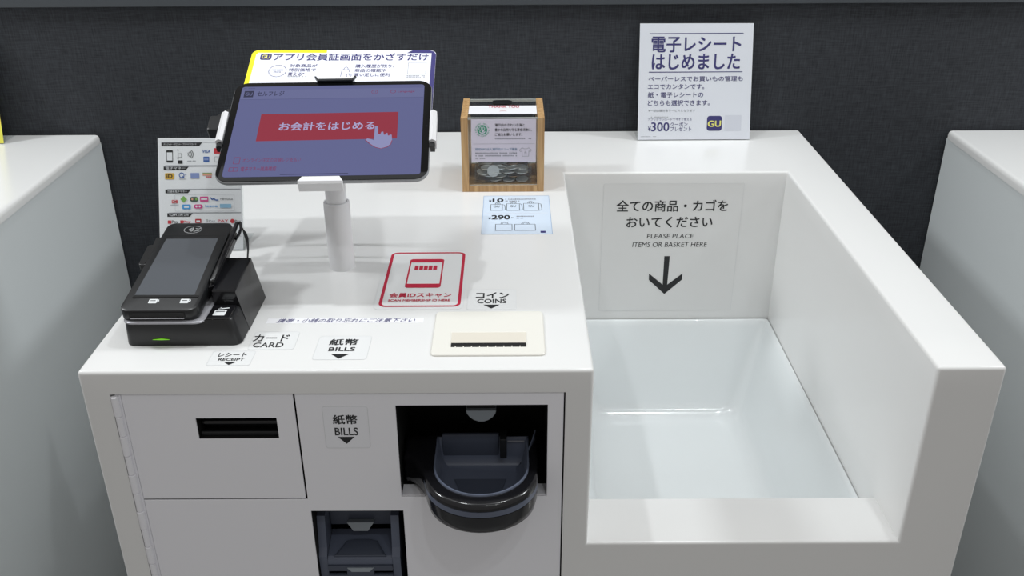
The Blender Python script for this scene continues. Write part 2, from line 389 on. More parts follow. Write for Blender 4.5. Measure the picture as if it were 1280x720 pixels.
def coin_inner(g=0.0):
    p = []
    p += [(0.3795 + g, y) for y in (0.0560 - g, 0.0480, 0.0400, 0.0320, 0.0240, 0.0160, 0.0100, 0.0050, 0.0010)]
    cx, cy, r = 0.4342, 0.0, 0.0547
    for i in range(25):
        a = math.radians(180 + 180.0 * i / 24); p.append((cx + (r - g) * math.cos(a), cy + (0.0545 - g) * math.sin(a)))
    p += [(0.4889 - g, y) for y in (0.0070, 0.0180, 0.0300, 0.0440, 0.0560 - g)]
    return p
def inset(pts, d):
    n = len(pts); out = []
    for i in range(n):
        a, c = Vector(pts[i - 1]), Vector(pts[(i + 1) % n]); t = (c - a).normalized(); out.append((pts[i][0] - t.y * d, pts[i][1] + t.x * d))
    return out
O_, I_ = coin_outer(), coin_inner()
bm = bmesh.new()
rings = [[(x, y, ZT - 0.030) for x, y in I_], [(x, y, ZT) for x, y in I_]]
for d, z in ((0.0050, ZT), (0.0025, ZT - 0.0008), (0.0008, ZT - 0.0028), (0.0, ZT - 0.0060), (0.0, ZT - 0.0080), (0.0016, ZT - 0.0084), (0.0016, ZT - 0.0165), (0.0004, ZT - 0.017), (0.0008, ZT - 0.030), (0.0028, ZT - 0.039), (0.0060, ZT - 0.0418), (0.012, ZT - 0.0432)):
    rings.append([(x, y, z) for x, y in inset(O_, d)])
loft(bm, rings, cap0=False, cap1=True)
obj('collar', bm, GLOSSB, coin, smooth=50)
bm = bmesh.new(); oo = O_[8:34]
ra, rb = [], []
for d, z in ((0.0020, ZT - 0.0086), (0.0002, ZT - 0.0090), (0.0002, ZT - 0.0160), (0.0020, ZT - 0.0164)):
    ra.append([(x, y, z) for x, y in inset(O_, d)[8:34]])
for a, c in zip(ra, ra[1:]):
    for i in range(len(a) - 1): bm.faces.new([bm.verts.new(q) for q in (a[i], a[i + 1], c[i + 1], c[i])])
bmesh.ops.remove_doubles(bm, verts=bm.verts, dist=1e-6)
obj('rim_band', bm, SLATE, coin, smooth=40)
# cup: thin rim, sloping walls, floor with a raised dish
bm = bmesh.new(); rings = []
for g, z in ((0.0002, ZT - 0.028), (0.0002, ZT + 0.0012), (0.0008, ZT + 0.0020), (0.0022, ZT + 0.0020), (0.0028, ZT + 0.0008), (0.0060, ZT - 0.022), (0.0090, ZT - 0.030), (0.0150, ZT - 0.0335)):
    rings.append([(x, y, z) for x, y in coin_inner(g)])
loft(bm, rings, cap0=False, cap1=True)
cup = obj('cup', bm, SLATE, coin, smooth=40)
bm = bmesh.new(); z0 = ZT - 0.0334
quad = [(0.4015, 0.018), (0.4620, 0.018), (0.4500, -0.034), (0.4190, -0.034)]
fr = Frame((0, 0, z0)); prism(bm, fr, quad[::-1], 0.0, 0.0012); obj('dish', bm, SLATED, cup)
bm = bmesh.new(); box(bm, 0.3860, 0.4540, 0.0500, 0.0555, ZT - 0.030, ZT + 0.0080, bev=0.0015)
obj('back_plate', bm, SLATED, coin, smooth=40)
obj('stopper', bx(0.4550, 0.4630, 0.0380, 0.0560, ZT - 0.018, ZT + 0.0095, bev=0.0008), BLACK, coin)
obj('coin_chute', bx(0.4640, 0.4840, 0.0500, 0.0515, ZT - 0.0030, ZT - 0.0016), SILVER, coin)
bm = bmesh.new(); fr = Frame((0.4870, 0.0250, ZT), (0.35, 1, 0), (0, 0, 1)); prism(bm, fr, [(0, 0), (0.026, 0), (0.030, 0.012), (0.020, 0.006)], -0.0007, 0.0007); obj('tab', bm, SLATE, coin)
obj('sill', bx(OX0 + 0.0002, OX1 - 0.0002, 0.0040, 0.0240, OZ0 + 0.0000, OZ0 + 0.0012), DOOR, coin)
# guide lens hanging from the top of the opening
bm = bmesh.new(); fr = Frame((0.4342, 0.0300, -0.0715), (1, 0, 0), (0, 0, 1))
pts = [(-0.0172, 0.0)] + [(-0.0172 * math.cos(math.radians(a)), -0.0150 * math.sin(math.radians(a)) ** 1.25) for a in range(20, 180, 20)] + [(0.0172, 0.0)]
prism(bm, fr, pts, -0.010, 0.002); obj('guide_lens', bm, LENS, coin, smooth=30)
obj('lens_bracket', bx(0.4180, 0.4500, 0.0330, 0.1340, -0.0715, -0.0475), DEEP, coin)

# ================================================================== banknote unit
note = thing('banknote_dispenser', 'dark slate banknote slot unit set in the lower opening at the bottom edge', 'banknote slot', (0.287, 0.03, -0.338))
b = solid([PX0 - 0.002, PX0 - 0.0005, PX1 + 0.0005, PX1 + 0.002], [0.0042, 0.11, 0.112], [PZ0 - 0.002, PZ0 - 0.0005, PZ1 + 0.0005, PZ1 + 0.002], lambda i, j, k: not (i == 1 and k == 1 and j == 0))
obj('housing', b, DEEP, note)
for s in (0, 1):
    x = 0.2330 if s == 0 else 0.3222
    bm = bmesh.new(); fr = Frame((x, 0, 0), (0, 1, 0), (0, 0, 1))
    prism(bm, fr, [(0.014, -0.338), (0.050, -0.338), (0.050, -0.2150), (0.022, -0.2180), (0.016, -0.2620), (0.010, -0.2720)], 0.0, 0.0098); obj('pillar', bm, SLATE, note)
obj('back_plate', bx(0.2432, 0.3220, 0.046, 0.050, -0.2520, -0.2180, bev=0.001), SLATED, note)
bm = bmesh.new(); fr = Frame((0.2820, 0.040, -0.2420), (1, 0, 0), (0, 0.2, 1)); prism(bm, fr, [(-0.0165, 0.0), (-0.0090, -0.0115), (0.0090, -0.0115), (0.0165, 0.0)], -0.006, 0.003); obj('guide_lens', bm, LENS, note)
bm = bmesh.new(); fr = Frame((0, 0, 0), (0, 1, 0), (0, 0, 1))
prism(bm, Frame((0.2432, 0, 0), (0, 1, 0), (0, 0, 1)), [(0.010, -0.2840), (0.010, -0.2760), (0.014, -0.2735), (0.052, -0.2640), (0.052, -0.2840)], 0.0, 0.0788); obj('shelf', bm, SLATE, note)
bm = bmesh.new(); rings = []
fr = Frame((0.2828, 0.024, -0.2712), (1, 0, 0), (0, 0.97, 0.245))
hump = [(-0.032, -0.012), (0.032, -0.012), (0.019, 0.010), (0.010, 0.0125), (-0.010, 0.0125), (-0.019, 0.010)]
for s, h in ((1.0, -0.001), (1.0, 0.0018), (0.93, 0.0030), (0.80, 0.0036)): rings.append([fr.p(u * s, v * s, h) for u, v in hump])
loft(bm, rings); obj('banknote_rest', bm, SLATED, note, smooth=30)
b = grid_plate([0.2432, 0.2660, 0.2700, 0.2955, 0.2990, 0.3220], [-0.338, -0.2990, -0.2925, -0.2845], 0.008, 0.012, lambda i, k: not (k == 1 and i in (0, 4)))
obj('front_plate', b, SLATED, note)
bm = bmesh.new(); prism(bm, Frame((0.2828, 0.008, -0.2870), (1, 0, 0), (0, 0, 1)), [(-0.016, 0), (-0.011, -0.006), (0.011, -0.006), (0.016, 0)], 0.0, 0.0012); obj('guide_lens', bm, LENS, note)

# ================================================================== neighbouring counters
def side_counter(x0, x1, label, inner):
    t = thing('checkout_counter', label, 'counter', ((x0 + x1) / 2, 0.43, -H), 'white checkout counters along the dark wall')
    bm = bx(x0, x1, -0.02, D, -0.016, 0.0); bevel_sharp(bm, 0.0075, 4, lambda e: (e.verts[0].co.z + e.verts[1].co.z) / 2 > -0.015)
    obj('countertop', bm, WHITE, t, smooth=40)
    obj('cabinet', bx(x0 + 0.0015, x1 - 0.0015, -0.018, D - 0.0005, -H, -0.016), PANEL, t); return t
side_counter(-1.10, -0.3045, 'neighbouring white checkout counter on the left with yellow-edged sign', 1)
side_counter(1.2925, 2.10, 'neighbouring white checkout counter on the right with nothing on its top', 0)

# ================================================================== stickers on the counter
SG = 'guide stickers on the counter'
def sheet(name, label, fr, x0, y0, x1, y1, r, m=STICK, t=0.0002, edge=True, cat='sticker', group=None):
    p = Print(fr, t); p.body(rr(x0, y0, x1, y1, r, 5), t, m)
    if edge: p.ring(x0, y0, x1, y1, r, 0.0004, EDGE)
    p.label = (name, label, cat, group); return p
def done(p):
    o = p.make(p.label[0]); tag(o, p.label[1], p.label[2], p.label[3]); return o
top = Frame((0, 0, 0)); front = Frame((0, 0.002, 0), (1, 0, 0), (0, 0, 1))
# member id
p = sheet('sticker', 'large red-framed member ID scan sticker with phone symbol in front of the pole', Frame((0.3058, 0.146, 0)), -0.0055, -0.0065, 0.1050, 0.1660, 0.010)
p.up(); p.ring(0.0005, 0.0008, 0.1012, 0.1605, 0.0095, 0.0038, RED, 0.0034)
p.ring(0.0280, 0.0525, 0.0735, 0.1387, 0.0045, 0.0020, RED, 0.003)
p.up(); p.face([(0.0285, 0.1283), (0.0730, 0.1283), (0.0733, 0.1350), (0.0700, 0.1386), (0.0312, 0.1386), (0.0280, 0.1350)], RED); p.face([(0.0312, 0.0526), (0.0700, 0.0526), (0.0733, 0.0560), (0.0733, 0.0638), (0.0280, 0.0638), (0.0280, 0.0560)], RED)
for i in range(5): p.rect(0.0358 + i * 0.00615, 0.1050, 0.0358 + i * 0.00615 + 0.0050, 0.1178, RED)
p.text('会員IDスキャン', 0.0115, 0.0260, 0.0885, 0.0380, RED, 0.03); p.text('SCAN MEMBERSHIP ID HERE', 0.0114, 0.0152, 0.0878, 0.0205, RED, 0.03)
done(p)
# coins
p = sheet('sticker', 'small coins sticker with black down arrow above the cream coin slot plate', top, 0.4150, 0.1383, 0.4755, 0.1930, 0.004)
p.up(); p.text('コイン', 0.4255, 0.1690, 0.4662, 0.1845, K, 0.03); p.text('COINS', 0.4275, 0.1555, 0.4632, 0.1665, K, 0.02); p.face([(0.4350, 0.1514), (0.4450, 0.1414), (0.4550, 0.1514)], K); done(p)
# bills, on the top
p = sheet('sticker', 'bills sticker with black down arrow lying flat near the counter front edge', top, 0.2488, 0.0228, 0.3089, 0.0757, 0.004)
p.up(); p.text('紙幣', 0.2625, 0.0546, 0.2945, 0.0684, K, 0.03); p.text('BILLS', 0.2640, 0.0415, 0.2932, 0.0498, K, 0.03); p.face([(0.2677, 0.0352), (0.2782, 0.0250), (0.2887, 0.0352)], K); done(p)
# card
p = sheet('sticker', 'card sticker lying beside the right side of the black card terminal', top, 0.1718, 0.0455, 0.2240, 0.0868, 0.004)
p.up(); p.text('カード', 0.1736, 0.0642, 0.2135, 0.0792, K, 0.025); p.text('CARD', 0.1764, 0.0506, 0.2105, 0.0612, K, 0.015); done(p)
# receipt
p = sheet('sticker', 'receipt sticker in front of the black card terminal with slightly lifted corner', top, 0.1350, 0.0118, 0.1829, 0.0430, 0.003)
p.up(); p.text('レシート', 0.1432, 0.0302, 0.1743, 0.0388, K, 0.02); p.text('RECEIPT', 0.1456, 0.0217, 0.1738, 0.0272, K, 0.02); p.face([(0.1534, 0.0186), (0.1597, 0.0128), (0.1660, 0.0186)], K); done(p)
# reminder strip
p = sheet('label_strip', 'long thin paper strip with italic reminder text between terminal and coin slot', top, 0.1790, 0.1072, 0.3650, 0.1190, 0.0005, PAPER, edge=False, cat='label')
p.up(); p.text('携帯・小銭の取り忘れにご注意下さい', 0.1905, 0.1082, 0.3535, 0.1180, NAVY, 0.0, 0.35); done(p)
# bills, on the door
p = sheet('sticker', 'bills sticker with black down arrow on the upright grey door', front, 0.2590, -0.1035, 0.3095, -0.0470, 0.003, mat('clear_film_on_door', (240, 241, 246), 0.28, spec=0.7))
p.up(); p.text('紙幣', 0.2700, -0.0708, 0.2968, -0.0585, K, 0.03); p.text('BILLS', 0.2708, -0.0858, 0.2966, -0.0756, K, 0.02); p.face([(0.2733, -0.0880), (0.2828, -0.0975), (0.2923, -0.0880)], K); done(p)
# basket panel
p = sheet('sticker', 'large transparent instruction sticker with black arrow on the basket bay back wall', Frame((0, DB, 0), (1, 0, 0), (0, 0, 1)), 0.6255, -0.262, 0.8620, -0.0200, 0.002, mat('clear_film', (231, 231, 230), 0.2), edge=True)
p.up(); p.text('全ての商品・カゴを', 0.6487, -0.0708, 0.8375, -0.0500, K, 0.022); p.text('おいてください', 0.6670, -0.1000, 0.8140, -0.0808, K, 0.022)
p.text('PLEASE PLACE', 0.7035, -0.1205, 0.7830, -0.1125, K, 0.0, 0.12); p.text('ITEMS OR BASKET HERE', 0.6790, -0.1368, 0.8078, -0.1278, K, 0.0, 0.12)
cx = 0.7408
p.face([(cx - 0.0048, -0.1545), (cx + 0.0048, -0.1545), (cx + 0.0040, -0.2135), (cx - 0.0040, -0.2135)][::-1], K)
p.up(); p.face([(cx - 0.0295, -0.1880), (cx - 0.0290, -0.2005), (cx, -0.2285), (cx, -0.2135)], K); p.face([(cx + 0.0295, -0.1880), (cx, -0.2135), (cx, -0.2285), (cx + 0.0290, -0.2005)], K); done(p)
# bag price card
p = sheet('price_card', 'pale blue price card with line-drawn shopping bags in front of the donation box', Frame((0.4262, 0.3675, 0), (1, 0, 0), (0.0015, 1, 0)), 0.0005, 0.0, 0.1025, 0.1515, 0.001, LBLUE, cat='price card')
p.up(); p.ring(0.0005, 0.0, 0.1025, 0.1515, 0.001, 0.0005, BLUEL); p.rect(0.0030, 0.0793, 0.0985, 0.0800, WINK)
p.text('¥', 0.0092, 0.1262, 0.0128, 0.1335, K, 0.02); p.text('10', 0.0150, 0.1255, 0.0310, 0.1395, K, 0.035)
p.dashes(0.0344, 0.1345, 0.0820, 0.1390, GREYI, 22, 2); p.dashes(0.0344, 0.1270, 0.0567, 0.1310, GREYI, 11, 3)
def bag(x0, y0, x1, y1, gx0, gx1, txt, side):
    t = 0.0007
    p.line([(x0, y1), (x1, y1), (x1, y0), (x0, y0), (x0, y1)], t, K)
    if side: p.line([(x1, y1), (x1 + 0.0035, y1 - 0.003), (x1 + 0.0045, y0 + 0.004), (x1, y0)], t, K)
    gm = (gx0 + gx1) / 2; p.arc(gm, y1, (gx1 - gx0) / 2, 0.009, 0, 180, t, K); p.arc(gm, y1, (gx1 - gx0) / 2 - 0.0022, 0.006, 0, 180, t * 0.8, K)
    if txt: p.text('GU', (x0 + x1) / 2 - 0.0045, (y0 + y1) / 2, (x0 + x1) / 2 + 0.0045, (y0 + y1) / 2 + 0.008, K, 0.0)
bag(0.0122, 0.0905, 0.0300, 0.1150, 0.0190, 0.0265, True, True); bag(0.0365, 0.0900, 0.0560, 0.1180, 0.0430, 0.0510, True, True); bag(0.0625, 0.0897, 0.0855, 0.1190, 0.0690, 0.0775, True, True)
p.text('¥', 0.0098, 0.0560, 0.0130, 0.0630, K, 0.02); p.text('290', 0.0145, 0.0555, 0.0412, 0.0715, K, 0.035); p.text('~', 0.0432, 0.0610, 0.0465, 0.0635, K, 0.0)
p.dashes(0.0513, 0.0650, 0.0775, 0.0690, GREYI, 12, 4); p.dashes(0.0513, 0.0575, 0.0610, 0.0615, GREYI, 5, 5)
bag(0.0205, 0.0135, 0.0445, 0.0368, 0.0281, 0.0387, False, False); bag(0.0484, 0.0133, 0.0783, 0.0365, 0.0584, 0.0695, False, False)
p.rect(0.0854, 0.0050, 0.0928, 0.0115, NAVY); done(p)

# ================================================================== coin slot plate
cs = thing('coin_slot', 'cream coin slot plate with long black slot set flush near the counter front', 'coin slot', (0.443, 0.08, 0))
bm = bmesh.new(); A = rr(0.3790, 0.0285, 0.5072, 0.1305, 0.006, 5); Bq = rr(0.4008, 0.0460, 0.4860, 0.0785, 0.0012, 5)
def ringp(pts, z): return [(x, y, z) for x, y in pts]
loft(bm, [ringp(A, 0.0), ringp(A, 0.0018), ringp(inset(A, 0.0012), 0.0028), ringp(inset(Bq, -0.0015), 0.0028), ringp(Bq, 0.0020), ringp(Bq, 0.0002)], cap0=False, cap1=False)
plate = obj('plate', bm, CREAM, cs, smooth=12)
bm = bmesh.new(); prism(bm, Frame((0.4008, 0, 0), (0, 1, 0), (0, 0, 1)), [(0.0552, 0.0003), (0.0785, 0.0003), (0.0785, 0.0026), (0.0552, 0.0012)], 0.0, 0.0852); obj('chute', bm, mat('chute_beige', (226, 220, 207), 0.35), cs)
bm = bmesh.new(); box(bm, 0.4012, 0.4856, 0.0462, 0.0556, 0.0001, 0.0020)
obj('slot', bm, DEEP, cs)
bm = bmesh.new()
for i in range(9): box(bm, 0.4055 + i * 0.0091, 0.4067 + i * 0.0091, 0.0454, 0.0474, 0.0019, 0.0028)
obj('teeth', bm, CREAM, cs)

# ================================================================== tablet on its stand
TC = Vector((0.24868, 0.23440, 0.19816)); TX = Vector((0.99970, 0.02436, 0.00321)); TY = Vector((-0.02351, 0.91025, 0.41338))
tf = Frame(TC, TX, TY)
def rot_loft(fr, prof, base, bm=None):
    """prof: list of (inset, height) on the outline base"""
    bm = bm or bmesh.new(); loft(bm, [[fr.p(u, v, h) for u, v in inset(base, d)] for d, h in prof]); return bm
TH = 0.0062
tab = thing('tablet', 'landscape tablet with lilac start screen and red button held on white stand', 'tablet', (TC.x, TC.y, TC.z - 0.09))
base = rr(-0.1238, -0.08925, 0.1238, 0.08925, 0.0175, 8)
obj('case', rot_loft(tf, [(0.0022, -TH), (0.0006, -TH + 0.0008), (0.0, -TH + 0.002), (0.0, -0.0016), (0.0009, -0.0006)], base), GREYM, tab, smooth=40)
obj('bezel', rot_loft(tf, [(0.0009, -0.0010), (0.0009, -0.0002), (0.0016, 0.0)], base), mat('tablet_glass_black', (8, 9, 11), 0.08, spec=0.25), tab, smooth=30)
def scr(n, c): return mat(n, c, 0.16, emit=1.0, spec=0.3)
S_BG = scr('screen_lilac', (88, 92, 134)); S_HD = scr('screen_header', (95, 99, 139)); S_RED = scr('screen_red', (136, 36, 54)); S_TX = scr('screen_button_text', (160, 156, 194))
S_DK = scr('screen_navy', (38, 40, 66)); S_LN = scr('screen_line', (72, 75, 112)); S_PK = scr('screen_rose', (118, 52, 86)); S_HAND = scr('screen_hand', (132, 134, 174))
p = Print(tf, 0.0); p.face(rr(-0.1145, -0.0812, 0.1142, 0.0806, 0.004, 5), S_BG)
p.up(); p.rect(-0.1140, 0.0562, 0.1138, 0.0740, S_HD); p.rect(-0.1138, 0.0557, 0.1138, 0.0562, S_LN)
p.face([(-0.0838, -0.0208), (0.0842, -0.0195), (0.0838, 0.0286), (-0.0838, 0.0279)], S_RED)
p.up(); p.rect(-0.1104, 0.0600, -0.0987, 0.0722, S_DK); p.text('セルフレジ', -0.0940, 0.0622, -0.0608, 0.0710, S_DK, 0.02)
p.dashes(-0.1120, 0.0765, -0.0980, 0.0782, S_LN, 8, 3); p.dashes(0.0960, 0.0765, 0.1100, 0.0782, S_LN, 8, 4)
p.text('お会計をはじめる', -0.0590, -0.0028, 0.0560, 0.0118, S_TX, 0.025)
p.oring(0.0522, 0.0670, 0.0040, 0.0038, 0.0006, S_PK); p.oring(0.0752, 0.0670, 0.0036, 0.0030, 0.0007, S_PK); p.text('Language', 0.0812, 0.0645, 0.1022, 0.0688, S_PK, 0.01)
p.line([(0.0510, 0.0655), (0.0510, 0.0685)], 0.0005, S_PK); p.line([(0.0532, 0.0655), (0.0532, 0.0685)], 0.0005, S_PK)
p.ring(-0.1050, -0.0595, -0.0975, -0.0480, 0.001, 0.0007, S_PK); p.text('オンライン注文の店舗レジ支払い', -0.0945, -0.0568, -0.0265, -0.0500, S_PK, 0.0)
p.line([(-0.1080, -0.0715), (-0.1080, -0.0655), (-0.0980, -0.0655), (-0.0980, -0.0715), (-0.1080, -0.0715)], 0.0007, S_PK); p.line([(-0.1030, -0.0720), (-0.1030, -0.0655)], 0.0007, S_PK)
p.text('電子マネー残高確認', -0.0945, -0.0718, -0.0535, -0.0645, S_PK, 0.01)
p.rect(-0.0479, -0.0785, 0.0306, -0.0775, S_DK)
p.text('GU', -0.1088, 0.0632, -0.1003, 0.0692, S_HD, 0.02)
p.up()
hand = [(0.0567, 0.0022), (0.0585, 0.0030), (0.0604, 0.0022), (0.0614, -0.0112), (0.0640, -0.0118), (0.0650, -0.0078), (0.0672, -0.0072), (0.0682, -0.0128), (0.0697, -0.0130), (0.0706, -0.0100), (0.0724, -0.0098), (0.0732, -0.0142), (0.0744, -0.0146), (0.0756, -0.0128), (0.0776, -0.0132), (0.0786, -0.0230), (0.0772, -0.0300), (0.0730, -0.0345), (0.0660, -0.0370), (0.0590, -0.0345), (0.0530, -0.0290), (0.0465, -0.0215), (0.0490, -0.0190), (0.0535, -0.0205), (0.0570, -0.0225)]
p.face(hand[::-1], S_HAND); p.line(hand[15:22], 0.0009, S_RED)
p.make('screen', tab)
bm = bmesh.new(); prism(bm, tf, [(0.1190 + 0.0012 * math.cos(k * math.pi / 6), 0.002 + 0.0012 * math.sin(k * math.pi / 6)) for k in range(12)], -0.0002, 0.0001); obj('camera_lens', bm, mat('camera_lens_blue_black', (28, 30, 40), 0.1), tab)

PX, PY = 0.2448, 0.2638
stand = thing('tablet_stand', 'white telescopic pole stand with clamp arms holding the tablet', 'tablet stand', (PX, PY, 0))
bm = bmesh.new(); lathe(bm, PX, PY, [(0.0168, 0.0), (0.0168, 0.0915), (0.0160, 0.0930), (0.0140, 0.0930), (0.0138, 0.0900), (0.0120, 0.0890)], 48); obj('outer_pole', bm, WPL, stand, smooth=40)
bm = bmesh.new(); lathe(bm, PX, PY, [(0.0133, 0.085), (0.0133, 0.1760), (0.0110, 0.1800)], 40); obj('inner_pole', bm, WPL, stand, smooth=40)
bm = bmesh.new(); prism(bm, tf, rr(-0.045, -0.035, 0.045, 0.035, 0.01), -0.0115, -0.0070); 
prism(bm, tf, [(-0.130, 0.010), (-0.130, -0.012), (0.130, -0.012), (0.130, 0.010)], -0.0105, -0.0070); prism(bm, tf, [(-0.014, -0.095), (0.014, -0.095), (0.014, 0.092), (-0.014, 0.092)], -0.0100, -0.0072)
prism(bm, tf, rr(-0.022, -0.022, 0.022, 0.022, 0.020), -0.0190, -0.0110)
obj('mount_plate', bm, WPL, stand)
def clamp(name, frame, prof, w0, w1, m, cham=0.003, label=None):
    """prof: (outward, height) section of a hook, swept along the tablet edge"""
    bm = bmesh.new(); rings = []
    for wv, s in ((w0, 1), (w1, 1)): rings.append([frame(wv + (cham * (1 if wv == w0 else -1) if o_ < 0 else 0), o_, h_) for o_, h_ in prof])
    loft(bm, rings); o = obj(name, bm, m, stand)
    if label: o['label'] = label
    return o
hook = [(-0.0055, 0.0006), (-0.0050, 0.0030), (0.0022, 0.0038), (0.0060, 0.0010), (0.0060, -0.0100), (0.0006, -0.0100), (0.0006, 0.0006)]
clamp('clamp', lambda t, o_, h_: tf.p(t, -0.08925 - o_, h_), [(-0.0055, 0.0004), (-0.0046, 0.0030), (0.0040, 0.0040), (0.0062, 0.0016), (0.0062, -0.0105), (0.0006, -0.0105), (0.0006, 0.0004)], -0.0255, 0.0255, WPL, 0.004, 'white clamp lip under the bottom edge')
side = [(-0.0006, -0.0100), (-0.0006, 0.0024), (-0.0050, 0.0030), (-0.0048, 0.0052), (0.0030, 0.0062), (0.0068, 0.0030), (0.0068, -0.0100)]
sidew = [(0.0004, -0.0100), (0.0004, 0.0002), (-0.0008, 0.0040), (0.0030, 0.0062), (0.0075, 0.0030), (0.0075, -0.0100)]
def vside(sgn, v0, v1):
    bm = bmesh.new()
    loft(bm, [[tf.p(sgn * (0.1238 + o_), v, h_) for o_, h_ in sidew] for v in (v0, v1)])
    o = obj('clamp', bm, WPL, stand); o['label'] = 'white clamp arm on the tablet ' + ('right' if sgn > 0 else 'left') + ' edge'
    bm = bmesh.new(); loft(bm, [[tf.p(sgn * (0.1238 + o_ * 0.8), v, h_ * 0.6 - 0.002) for o_, h_ in sidew] for v in (v0 - 0.007, v0)]); obj('rubber_pad', bm, BLACK, o)
vside(-1, -0.0225, 0.0285); vside(1, -0.0280, 0.0250)
bm = bmesh.new(); prism(bm, tf, [(-0.0215, 0.0896), (0.0235, 0.0896), (0.0250, 0.0950), (-0.0230, 0.0950)], -0.0100, 0.0026)
o = obj('clamp', bm, WPL, stand); o['label'] = 'clamp hook over the tablet top edge with lip darkened for shade'
bm = bmesh.new(); prism(bm, tf, [(-0.0205, 0.0868), (0.0225, 0.0868), (0.0245, 0.0893), (0.0275, 0.0952), (0.0252, 0.0952), (0.0228, 0.0902), (-0.0208, 0.0902), (-0.0232, 0.0952), (-0.0255, 0.0952), (-0.0225, 0.0893)], 0.0003, 0.0036); obj('lip', bm, mat('clamp_lip_shade', (34, 37, 41), 0.4), o)  # front lip of the white clamp, its shadow put into a dark colour

# charging lead plugged into the tablet
cc = thing('charging_cable', 'black cable connector plugged in behind the left edge of the tablet', 'cable', (0.10, 0.30, 0.0))
bm = bmesh.new(); prism(bm, tf, rr(-0.1520, 0.0150, -0.1290, 0.0420, 0.003), -0.0260, -0.0120, 0.002); prism(bm, tf, [(-0.1450, 0.042), (-0.1290, 0.042), (-0.1290, 0.0560), (-0.1320, 0.0560)], -0.0240, -0.0140); obj('plug', bm, BLACK, cc)
bm = bmesh.new(); tube(bm, [tf.p(-0.131, 0.030, -0.0200), tf.p(-0.120, 0.022, -0.0210), tf.p(-0.080, 0.0, -0.024), tf.p(-0.030, -0.012, -0.026), (0.2290, 0.2870, 0.150), (0.2330, 0.2950, 0.090), (0.2330, 0.2950, 0.002)], 0.0022, 8); obj('lead', bm, BLACK, cc, smooth=60)

# membership sign standing behind the tablet
sf = Frame(tf.p(0, 0, -0.0150), TX + TY * -0.022, TY)
p = Print(sf, 0.0); X0, XX1, Y0, Y1 = -0.1220, 0.1225, 0.0400, 0.1725
p.body(rr(X0, Y0, XX1, Y1, 0.009, 6), 0.0016, CARD); 
brd = mat('sign_white_print', (240, 242, 250), 0.4)
ol = rr(X0, Y0, XX1, Y1, 0.009, 6)
xs0 = X0 + 0.0060
p.face([q for q in ol if q[0] < 0 and q[1] > 0.1] + [(X0, Y0 + 0.004), (X0 + 0.006, Y0 + 0.004), (X0 + 0.006, Y1 - 0.02), (-0.0230, Y1 - 0.008), (-0.0230, Y1)], YEL)
p.up(); p.face([(-0.0230, Y1 - 0.0001), (-0.0230, Y1 - 0.008), (0.0900, Y1 - 0.008), (0.0900, Y1 - 0.0001)], brd)
p.face([(0.0830, Y1 - 0.0068), (0.0910, Y1 - 0.0001), (XX1 - 0.009, Y1 - 0.0001), (XX1 - 0.0030, Y1 - 0.003), (XX1 - 0.0001, Y1 - 0.009), (XX1 - 0.0001, Y0 + 0.004), (XX1 - 0.0065, Y0 + 0.004), (XX1 - 0.0065, Y1 - 0.0068)], NAVY)
p.up(); p.face([(X0 + 0.0060, Y0 + 0.004), (XX1 - 0.0060, Y0 + 0.004), (XX1 - 0.0060, Y1 - 0.0068), (X0 + 0.0085, Y1 - 0.0058), (X0 + 0.0060, Y1 - 0.009)], brd)
p.up()
p.rrect(-0.1098, 0.1515, -0.0950, 0.1645, 0.003, NAVY); p.text('アプリ会員証画面をかざすだけ', -0.0920, 0.1500, 0.1125, 0.1652, NAVY, 0.025)
n = 44; f = lambda s: [(-0.0828 + s * 0.0115 * (1 + 0.04 * (k % 2)) * math.cos(2 * math.pi * k / n), 0.1285 + s * 0.0120 * (1 + 0.04 * (k % 2)) * math.sin(2 * math.pi * k / n)) for k in range(n)]
p.band(f(1.0), f(0.94), NAVY); p.text("MEMBER'S", -0.0905, 0.1290, -0.0752, 0.1318, NAVY, 0.0); p.text('PRICE', -0.0875, 0.1248, -0.0780, 0.1276, NAVY, 0.0)
for i, (s, x1) in enumerate((('対象商品が', -0.0322), ('特別価格で', -0.0330), ('買える*', -0.0470))):
    y = 0.1428 - i * 0.0088; p.text(s, -0.0682 , y - 0.0068, x1, y, NAVY, 0.012)
p.dashes(-0.0680, 0.1160, -0.0430, 0.1180, GREYI, 12, 6)
p.line([(0.0005, 0.1160), (0.0012, 0.1310), (0.0110, 0.1310), (0.0110, 0.1260)], 0.0006, NAVY); p.line([(0.0005, 0.1160), (0.0080, 0.1160)], 0.0006, NAVY); p.arc(0.0062, 0.1310, 0.0028, 0.0055, 0, 180, 0.0006, NAVY)
p.oring(0.0112, 0.1195, 0.0034, 0.0038, 0.0006, NAVY); p.line([(0.0112, 0.1220), (0.0112, 0.1195), (0.0126, 0.1195)], 0.0005, NAVY)
for i, (s, x1) in enumerate((('購入履歴が残り、', 0.0690), ('商品の確認や', 0.0590), ('買い足しに便利', 0.0640))):
    y = 0.1420 - i * 0.0090; p.text(s, 0.0180, y - 0.0070, x1, y, NAVY, 0.012)
p.ring(0.0870, 0.1212, 0.1108, 0.1460, 0.0005, 0.0004, GREYI); p.dashes(0.0865, 0.1172, 0.1105, 0.1192, GREYI, 10, 8); p.dashes(0.0865, 0.1140, 0.1105, 0.1158, GREYI, 10, 9)
p.up(); p.text('GU', -0.1078, 0.1542, -0.0970, 0.1618, LYEL, 0.03)
fs = thing('sign_board', 'wide yellow and navy edged membership sign rising behind the tablet', 'sign', (TC.x, 0.36, 0.0))
p.make('printed_panel', fs)
bm = bmesh.new(); prism(bm, sf, [(-0.03, 0.05), (0.03, 0.05), (0.03, 0.15), (-0.03, 0.15)], -0.0036, -0.0017)
